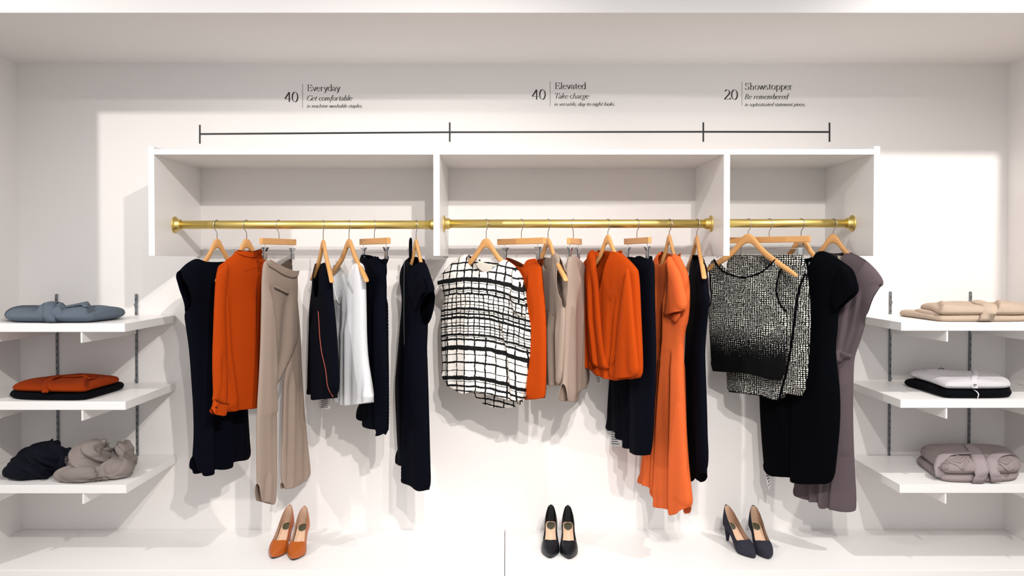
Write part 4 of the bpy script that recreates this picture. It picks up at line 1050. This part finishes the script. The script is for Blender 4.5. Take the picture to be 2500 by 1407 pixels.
# cream knit, top right shelf
z = ZRr[0]
f = Folded('folded_sweater', 'folded cream ribbed sweater with a tie on the top right shelf', 'sweater', (fxy(2380, 0.17), 0.17, z))
A = [(fxy(2500, .02), .02), (fxy(2520, .05), .06), (fxy(2530, .2), .2), (fxy(2480, .36), .37), (fxy(2300, .37), .38), (fxy(2210, .37), .38), (fxy(2196, .32), .33), (fxy(2212, .27), .28), (fxy(2250, .16), .17), (fxy(2290, .04), .05), (fxy(2310, .015), .016)]
f.layer('lower_layer', A, 0.0, 0.026, 'cream_knit', R=0.02)
f.layer('sleeve', [(fxy(2290, .06), .06), (fxy(2235, .24), .24), (fxy(2232, .30), .30), (fxy(2260, .31), .31), (fxy(2300, .2), .2), (fxy(2310, .08), .08)], 0.018, 0.018, 'cream_knit', R=0.02)
B = [(fxy(2500, .02), .022), (fxy(2520, .06), .07), (fxy(2525, .2), .2), (fxy(2480, .34), .35), (fxy(2330, .35), .36), (fxy(2250, .35), .35), (fxy(2246, .29), .29), (fxy(2270, .2), .2), (fxy(2292, .05), .06), (fxy(2310, .018), .02)]
f.layer('upper_layer', B, 0.022, 0.044, 'cream_knit', R=0.045, folds=[([(fxy(2300, .3), .33), (fxy(2300, .03), .03)], 0.008, 0.03, 'step'), ([(fxy(2440, .3), .33), (fxy(2440, .03), .03)], 0.010, 0.05, 'step')])
f.ribbon('tie_belt', [(fxy(2408, .012), .010, 0.004), (fxy(2414, .01), .010, 0.03), (fxy(2418, .03), .035), (fxy(2414, .12), .12), (fxy(2395, .26), .28)], 0.058, 'cream_knit', 0.002, bulge=0.006)

# silver cardigan over black knit, middle right shelf
z = ZRr[1]
f = Folded('folded_sweater', 'folded black sweater with a thin white edge under the silver cardigan', 'sweater', (fxy(2345, 0.17), 0.17, z))
A = [(fxy(2467, .02), .022), (fxy(2476, .06), .06), (fxy(2468, .2), .2), (fxy(2440, .33), .34), (fxy(2300, .37), .37), (fxy(2216, .37), .37), (fxy(2210, .31), .32), (fxy(2235, .24), .25), (fxy(2280, .10), .11), (fxy(2305, .03), .04), (fxy(2320, .014), .016), (fxy(2400, .012), .014)]
f.layer('body', A, 0.0, 0.034, 'navy_knit', R=0.028)
f.ribbon('white_edge', [(fxy(2388, .01), .006, 0.0), (fxy(2391, .01), .006, 0.02), (fxy(2386, .02), .016, 0.028), (fxy(2378, .04), .04, 0.031)], 0.0035, 'label_white', 0.002)
f = Folded('folded_cardigan', 'folded silver grey ribbed cardigan with a button on the right shelf', 'cardigan', (fxy(2345, 0.17), 0.17, z + 0.034))
B = [(fxy(2466, .02), .026), (fxy(2474, .06), .06), (fxy(2462, .2), .2), (fxy(2430, .31), .32), (fxy(2310, .36), .36), (fxy(2228, .36), .36), (fxy(2224, .31), .32), (fxy(2250, .24), .25), (fxy(2286, .12), .13), (fxy(2306, .04), .05), (fxy(2320, .02), .022), (fxy(2400, .016), .018)]
f.layer('body', B, 0.0, 0.038, 'silver_knit', R=0.045)
f.ribbon('button_band', [(fxy(2383, .012), .012, 0.008), (fxy(2384, .014), .018, 0.024), (fxy(2382, .04), .045), (fxy(2386, .2), .2), (fxy(2388, .3), .32)], 0.022, 'silver_knit', 0.001, bulge=0.001)
c = Vector((fxy(2382, .02), 0.016, z + 0.034 + 0.021)) - f.loc
MB().tube([c + Vector((0, -0.004, 0)), c + Vector((0, 0.002, 0))], 0.0062, 14).build('button', 'button_grey', f.o)
nl = [(fxy(2297, .3) - f.loc.x + 0.0, 0.15, 0.028), (fxy(2301, .3) - f.loc.x, 0.15, 0.042), (fxy(2307, .3) - f.loc.x, 0.15, 0.046), (fxy(2313, .3) - f.loc.x, 0.15, 0.042), (fxy(2317, .3) - f.loc.x, 0.15, 0.028)]
MB().tube(nl, 0.0022, 6).build('neck_loop', 'dark_gap', f.o, smooth=True)

# cable knit tied with a wide ribbon, lowest right shelf
z = ZRr[2]
f = Folded('cable_sweater', 'rolled mauve grey cable knit sweater tied with a flat belt', 'sweater', (fxy(2375, 0.17), 0.17, z))
A = [(fxy(2480, .02), .03), (fxy(2500, .06), .07), (fxy(2490, .2), .2), (fxy(2460, .36), .36), (fxy(2270, .37), .38), (fxy(2250, .36), .36), (fxy(2243, .30), .31), (fxy(2262, .2), .21), (fxy(2290, .08), .09), (fxy(2312, .02), .024), (fxy(2400, .012), .014)]
f.layer('lower_layer', A, 0.0, 0.034, 'mauve_knit', R=0.025)
B = [(fxy(2488, .02), .03), (fxy(2506, .06), .07), (fxy(2494, .2), .2), (fxy(2460, .34), .35), (fxy(2275, .36), .37), (fxy(2252, .35), .35), (fxy(2250, .29), .29), (fxy(2272, .18), .18), (fxy(2296, .07), .075), (fxy(2316, .018), .022), (fxy(2400, .014), .016)]
body = f.layer('upper_layer', B, 0.026, 0.060, 'mauve_knit', R=0.055)
for c0 in (2352, 2466):                           # chevron cables across the rolled front
    for k in range(5):
        yy = 0.018 + k * 0.022
        for sx in (-1, 1):
            p = []
            for j in range(6):
                t = j / 5; y = yy + 0.03 * t; x = fxy(c0, 0.03) + sx * 0.040 * t
                zz = f.height(x - f.loc.x, y - f.loc.y)
                if zz is not None: p.append((x - f.loc.x, y - f.loc.y, zz + 0.001))
            if len(p) > 2: MB().tube(p, 0.0042, 6).build('cable', 'mauve_knit', body, smooth=True)
for k in range(9):                                # ribbed cuff at the left end
    x = fxy(2308 + k * 2.2, 0.03) - f.loc.x; p = []
    for j in range(8):
        y = 0.030 + j * 0.008 - f.loc.y; zz = f.height(x, y)
        if zz is not None: p.append((x, y, zz - 0.0002))
    if len(p) > 2: MB().tube(p, 0.0018, 5).build('rib', 'mauve_knit', body, smooth=True)
f.ribbon('tie_belt', [(fxy(2394, .008), .004, 0.002), (fxy(2400, .006), .002, 0.04), (fxy(2400, .02), .018, 0.070), (fxy(2394, .06), .06), (fxy(2388, .16), .16), (fxy(2380, .26), .28)], 0.050, 'mauve_ribbon', 0.003, bulge=0.003)
f.ribbon('tie_belt', [(fxy(2440, .008), .006, 0.004), (fxy(2434, .008), .004, 0.036), (fxy(2428, .02), .02, 0.064), (fxy(2425, .05), .05), (fxy(2440, .10), .11), (fxy(2475, .14), .15)], 0.044, 'mauve_ribbon', 0.004, bulge=0.003)
f.ribbon('tie_belt', [(fxy(2302, .05), .05, 0.012), (fxy(2300, .06), .065, 0.045), (fxy(2312, .10), .11), (fxy(2345, .14), .15), (fxy(2385, .15), .16)], 0.040, 'mauve_ribbon', 0.004, bulge=0.002)

# ------------------------------------------------------------------ bundled scarves
def lump(name, parent, c, r, mat, seed, K=14, amp=0.16, w=0.10, nu=110, nv=64, swirl=0.0, squash=0.35):
    rnd = random.Random(seed)
    U = np.linspace(0, 2 * np.pi, nu, endpoint=False); Vv = np.linspace(0.0, np.pi, nv)
    uu, vv = np.meshgrid(U, Vv)
    p = np.stack([np.sin(vv) * np.cos(uu), np.sin(vv) * np.sin(uu), np.cos(vv)], -1)
    a = swirl * p[..., 2]
    q = np.stack([p[..., 0] * np.cos(a) - p[..., 1] * np.sin(a), p[..., 0] * np.sin(a) + p[..., 1] * np.cos(a), p[..., 2]], -1)
    d = np.ones(uu.shape)
    for k in range(K):
        n = np.array([rnd.gauss(0, 1), rnd.gauss(0, 1), rnd.gauss(0, 0.8)]); n /= np.linalg.norm(n)
        m = np.array([rnd.gauss(0, 1) for _ in range(3)]); m /= np.linalg.norm(m)
        s_ = q @ n - rnd.uniform(-0.6, 0.6) + 0.10 * np.sin(4 * (q @ m) + k)
        gate = 1 / (1 + np.exp(-6 * (q @ m)))
        ww = w * rnd.uniform(0.6, 1.6)
        d += amp * (np.tanh(s_ / (ww * 0.35)) * np.exp(-np.abs(s_) / (ww * 2.2))) * gate * rnd.choice((-1, 1))
    P = p * d[..., None] * np.array(r)
    zmin = -r[2] * (1 - squash)
    P[..., 2] = np.maximum(P[..., 2], zmin + 0.02 * (P[..., 2] - zmin))
    P += np.array(c)
    V = P.reshape(-1, 3).tolist(); T = []
    for j in range(nv - 1):
        for i in range(nu):
            i2 = (i + 1) % nu
            T.append((j * nu + i, (j + 1) * nu + i, (j + 1) * nu + i2, j * nu + i2))
    me = bpy.data.meshes.new(name); me.from_pydata(V, [], T)
    uvl = me.uv_layers.new(name='uv'); li = np.empty(len(me.loops), dtype=np.int32); me.loops.foreach_get('vertex_index', li)
    uvs = np.stack([uu.ravel() / 6.28 * 0.5, vv.ravel() / 3.14 * 0.25], -1).astype(np.float32)
    uvl.data.foreach_set('uv', uvs[li].ravel())
    me.materials.append(MATS[mat]); me.polygons.foreach_set('use_smooth', [True] * len(me.polygons))
    o = bpy.data.objects.new(name, me); COL.objects.link(o); o.parent = parent
    return o
z = ZL[2]
b = thing('scarf', 'bundled dark navy scarf on the lowest left shelf', 'scarf', (fxy(99, .14), .14, z), group='bundled scarves')
lump('coil', b, (-0.005, 0.0, 0.052), (0.105, 0.105, 0.082), 'scarf_navy', 5, K=16, amp=0.13, w=0.16, swirl=1.2)
lump('coil', b, (0.088, 0.03, 0.045), (0.055, 0.07, 0.058), 'scarf_navy', 8, K=9, amp=0.12, w=0.2, swirl=0.8)
lump('fold', b, (-0.045, -0.055, 0.035), (0.085, 0.05, 0.042), 'scarf_navy', 12, K=8, amp=0.10, w=0.2)
t_ = thing('scarf', 'bundled taupe scarf with a frayed edge on the lowest left shelf', 'scarf', (fxy(242, .12), .12, z), group='bundled scarves')
lump('coil', t_, (-0.045, 0.0, 0.070), (0.080, 0.085, 0.078), 'scarf_taupe', 21, K=16, amp=0.16, w=0.14, swirl=1.6)
lump('coil', t_, (0.055, 0.07, 0.062), (0.048, 0.055, 0.066), 'scarf_taupe', 22, K=10, amp=0.13, w=0.2, swirl=1.0)
lump('fold', t_, (0.072, -0.01, 0.036), (0.072, 0.062, 0.045), 'scarf_taupe', 23, K=8, amp=0.10, w=0.2)
lump('fold', t_, (-0.045, -0.075, 0.030), (0.098, 0.042, 0.038), 'scarf_taupe', 24, K=8, amp=0.10, w=0.2)
rnd = random.Random(3); m = MB()
for (x0, y0, z0_), (x1, y1, z1_), n in (((0.02, -0.085, 0.012), (0.075, -0.075, 0.012), 30), ((-0.118, -0.045, 0.095), (-0.122, -0.03, 0.05), 24)):
    for k in range(n):
        s_ = k / n; p = Vector((x0 + (x1 - x0) * s_, y0 + (y1 - y0) * s_, z0_ + (z1_ - z0_) * s_))
        d = Vector((rnd.uniform(-1, 0.3), rnd.uniform(-0.9, -0.2), rnd.uniform(-0.5, 0.5))).normalized() * rnd.uniform(0.006, 0.012)
        m.tube([p + Vector((0.006, 0.010, 0)), p + d * 0.5, p + d + Vector((0, 0, -0.002))], 0.0007, 4)
fr = m.build('fringe', 'scarf_taupe', t_); fr['kind'] = 'stuff'

# ------------------------------------------------------------------ pumps
def lerp_tab(tab, x):
    return float(np.interp(x, [a for a, _ in tab], [b for _, b in tab]))
TZ = [(0, .010), (.06, .006), (.15, .004), (.30, .004), (.38, .008), (.48, .024), (.60, .046), (.72, .064), (.84, .074), (1, .078)]
TW = [(0, .002), (.03, .0085), (.08, .0165), (.15, .0255), (.22, .0335), (.30, .0385), (.38, .0375), (.50, .0315), (.62, .0275), (.75, .0285), (.86, .0295), (.93, .0255), (.97, .018), (1, .004)]
TH = [(0, .012), (.04, .020), (.10, .029), (.18, .038), (.27, .046), (.34, .052), (.45, .050), (.60, .052), (.75, .062), (.88, .084), (.95, .097), (1, .102)]
TO = [(0, 0), (.315, 0), (.325, .12), (.345, .30), (.38, .44), (.44, .52), (.55, .55), (.75, .54), (.9, .50), (1, .46)]
def pump(toe, heel_xy, label, group, upper, lining, pad='pad_olive'):
    toe = Vector(toe); hx = Vector((heel_xy[0], heel_xy[1], toe.z)); d = hx - toe; L = d.length
    ang = math.atan2(d.y, d.x) - math.pi / 2
    o = thing('pump', label, 'shoe', toe, ang, group)
    S = [0, .008, .02, .04, .07, .10, .14, .18, .22, .26, .29, .315, .325, .335, .345, .36, .38, .41, .45, .50, .56, .62, .68, .74, .80, .85, .89, .92, .945, .965, .98, .992, 1.0]
    n = 9
    def section(s, ins=0.0):
        w = max(0.001, lerp_tab(TW, s) - ins); zb = lerp_tab(TZ, s) + (0.001 if ins else 0); h = lerp_tab(TH, s) - ins * 0.6; to = lerp_tab(TO, s)
        out = []
        for sg in (-1, 1):
            for k in range(n):
                t = 1 - (1 - to) * k / (n - 1)
                a = t * math.pi / 2
                x = w * math.sin(a) ** 0.62 * (1 + 0.06 * math.sin(2 * a)); zz = zb + h * math.cos(a) ** 0.85
                lean = 1 - 0.42 * max(0.0, min(1, (s - 0.70) / 0.2)) * ((zz - zb) / h) ** 1.5
                out.append((sg * x * lean, L * s, zz))
        return out
    def shell(ins, name, mat, th):
        vs, fs = [], []
        SS = S if not ins else [q for q in S if 0.1 <= q <= 0.985]
        for s in SS: vs += section(s, ins)
        m_ = 2 * n
        for i in range(len(SS) - 1):
            for side in (0, n):
                for k in range(n - 1):
                    fs.append((i * m_ + side + k, i * m_ + side + k + 1, (i + 1) * m_ + side + k + 1, (i + 1) * m_ + side + k))
        e_ = (len(SS) - 1) * m_
        for k in range(n - 1):
            fs.append((e_ + k, e_ + k + 1, e_ + n + k + 1, e_ + n + k))
            if not ins: fs.append((k, k + 1, n + k + 1, n + k))
        mb = MB().add(vs, fs)
        ob = mb.build(name, mat, o, smooth=True)
        bm = bmesh.new(); bm.from_mesh(ob.data); bmesh.ops.remove_doubles(bm, verts=bm.verts, dist=0.0006); bmesh.ops.recalc_face_normals(bm, faces=bm.faces); bm.to_mesh(ob.data); bm.free()
        md = ob.modifiers.new('thickness', 'SOLIDIFY'); md.thickness = th; md.offset = 0
        sd = ob.modifiers.new('smooth', 'SUBSURF'); sd.levels = 1; sd.render_levels = 1
        return ob
    shell(0.0, 'upper', upper, 0.0012)
    shell(0.0018, 'lining', lining, 0.0008)
    # insole
    def plate(name, s0, s1, kw, dz, mat, th=0.0015, N=22, parent=None, oval=False):
        vs, fs = [], []
        for i in range(N + 1):
            q = i / N; s = s0 + (s1 - s0) * q
            w = lerp_tab(TW, s) * kw
            if oval: w = 0.0175 * math.sqrt(max(0.0, 1 - (2 * q - 1) ** 2)) + 0.0003
            zz = lerp_tab(TZ, s) + dz
            vs += [(-w, L * s, zz), (w, L * s, zz), (w, L * s, zz - th), (-w, L * s, zz - th)]
        for i in range(N):
            for k in range(4):
                k2 = (k + 1) % 4
                fs.append((i * 4 + k, i * 4 + k2, (i + 1) * 4 + k2, (i + 1) * 4 + k))
        fs += [(3, 2, 1, 0), tuple(N * 4 + k for k in range(4))]
        return MB().add(vs, fs).build(name, mat, parent or o)
    ins = plate('insole', 0.06, 0.965, 0.80, 0.0065, 'insole_nude')
    plate('heel_pad', 0.70, 0.93, 0.5, 0.0078, pad, 0.001, oval=True, parent=ins)
    plate('sole', 0.004, 0.985, 0.96, 0.0012, 'sole_black', 0.0042, 30)
    # heel
    vs, fs = [], []; N = 10; m_ = 12
    zt = lerp_tab(TZ, 0.9)
    for i in range(N + 1):
        q = i / N
        rx = 0.0170 * (1 - q) ** 1.5 + 0.0062; ry = 0.019 * (1 - q) ** 1.6 + 0.0062
        cy = L * (0.885 + 0.045 * min(1, q * 1.6)); zz = (zt + 0.002) * (1 - q)
        for k in range(m_):
            a = 2 * math.pi * k / m_
            dz = 0.010 * (1 - q) * math.sin(a) * 0.5
            vs.append((rx * math.cos(a), cy + ry * math.sin(a), zz + dz if q < 1 else 0.0))
    for i in range(N):
        for k in range(m_):
            k2 = (k + 1) % m_
            fs.append((i * m_ + k, i * m_ + k2, (i + 1) * m_ + k2, (i + 1) * m_ + k))
    fs += [tuple(range(m_)), tuple(N * m_ + k for k in range(m_))]
    MB().add(vs, fs).build('heel', upper, o, smooth=True)
    return o
def pump_at(tpx, hpx, ytoe, L, label, group, upper, lining):
    t = on_z(tpx[0], tpx[1], ZP); t = Vector((t.x, t.y, ZP))
    hy = t.y + L; hxx = fxy(hpx, hy)
    return pump(t, (hxx, hy), label, group, upper, lining)
pump_at((665, 1367), 705, 0, 0.222, 'cognac leather pump, the left shoe of its pair', 'cognac pumps', 'leather_cognac', 'lining_nude')
pump_at((715, 1371), 741, 0, 0.222, 'cognac leather pump, the right shoe of its pair', 'cognac pumps', 'leather_cognac', 'lining_nude')
pump_at((1343, 1366), 1346, 0, 0.222, 'black leather pump, the left shoe of its pair', 'black pumps', 'leather_black', 'lining_black')
pump_at((1390, 1368), 1387, 0, 0.222, 'black leather pump, the right shoe of its pair', 'black pumps', 'leather_black', 'lining_black')
pump_at((1843, 1366), 1775, 0, 0.222, 'charcoal suede pump, the left shoe of its pair', 'charcoal pumps', 'suede_charcoal', 'lining_nude')
pump_at((1877, 1368), 1842, 0, 0.222, 'charcoal suede pump, the right shoe of its pair', 'charcoal pumps', 'suede_charcoal', 'lining_nude')
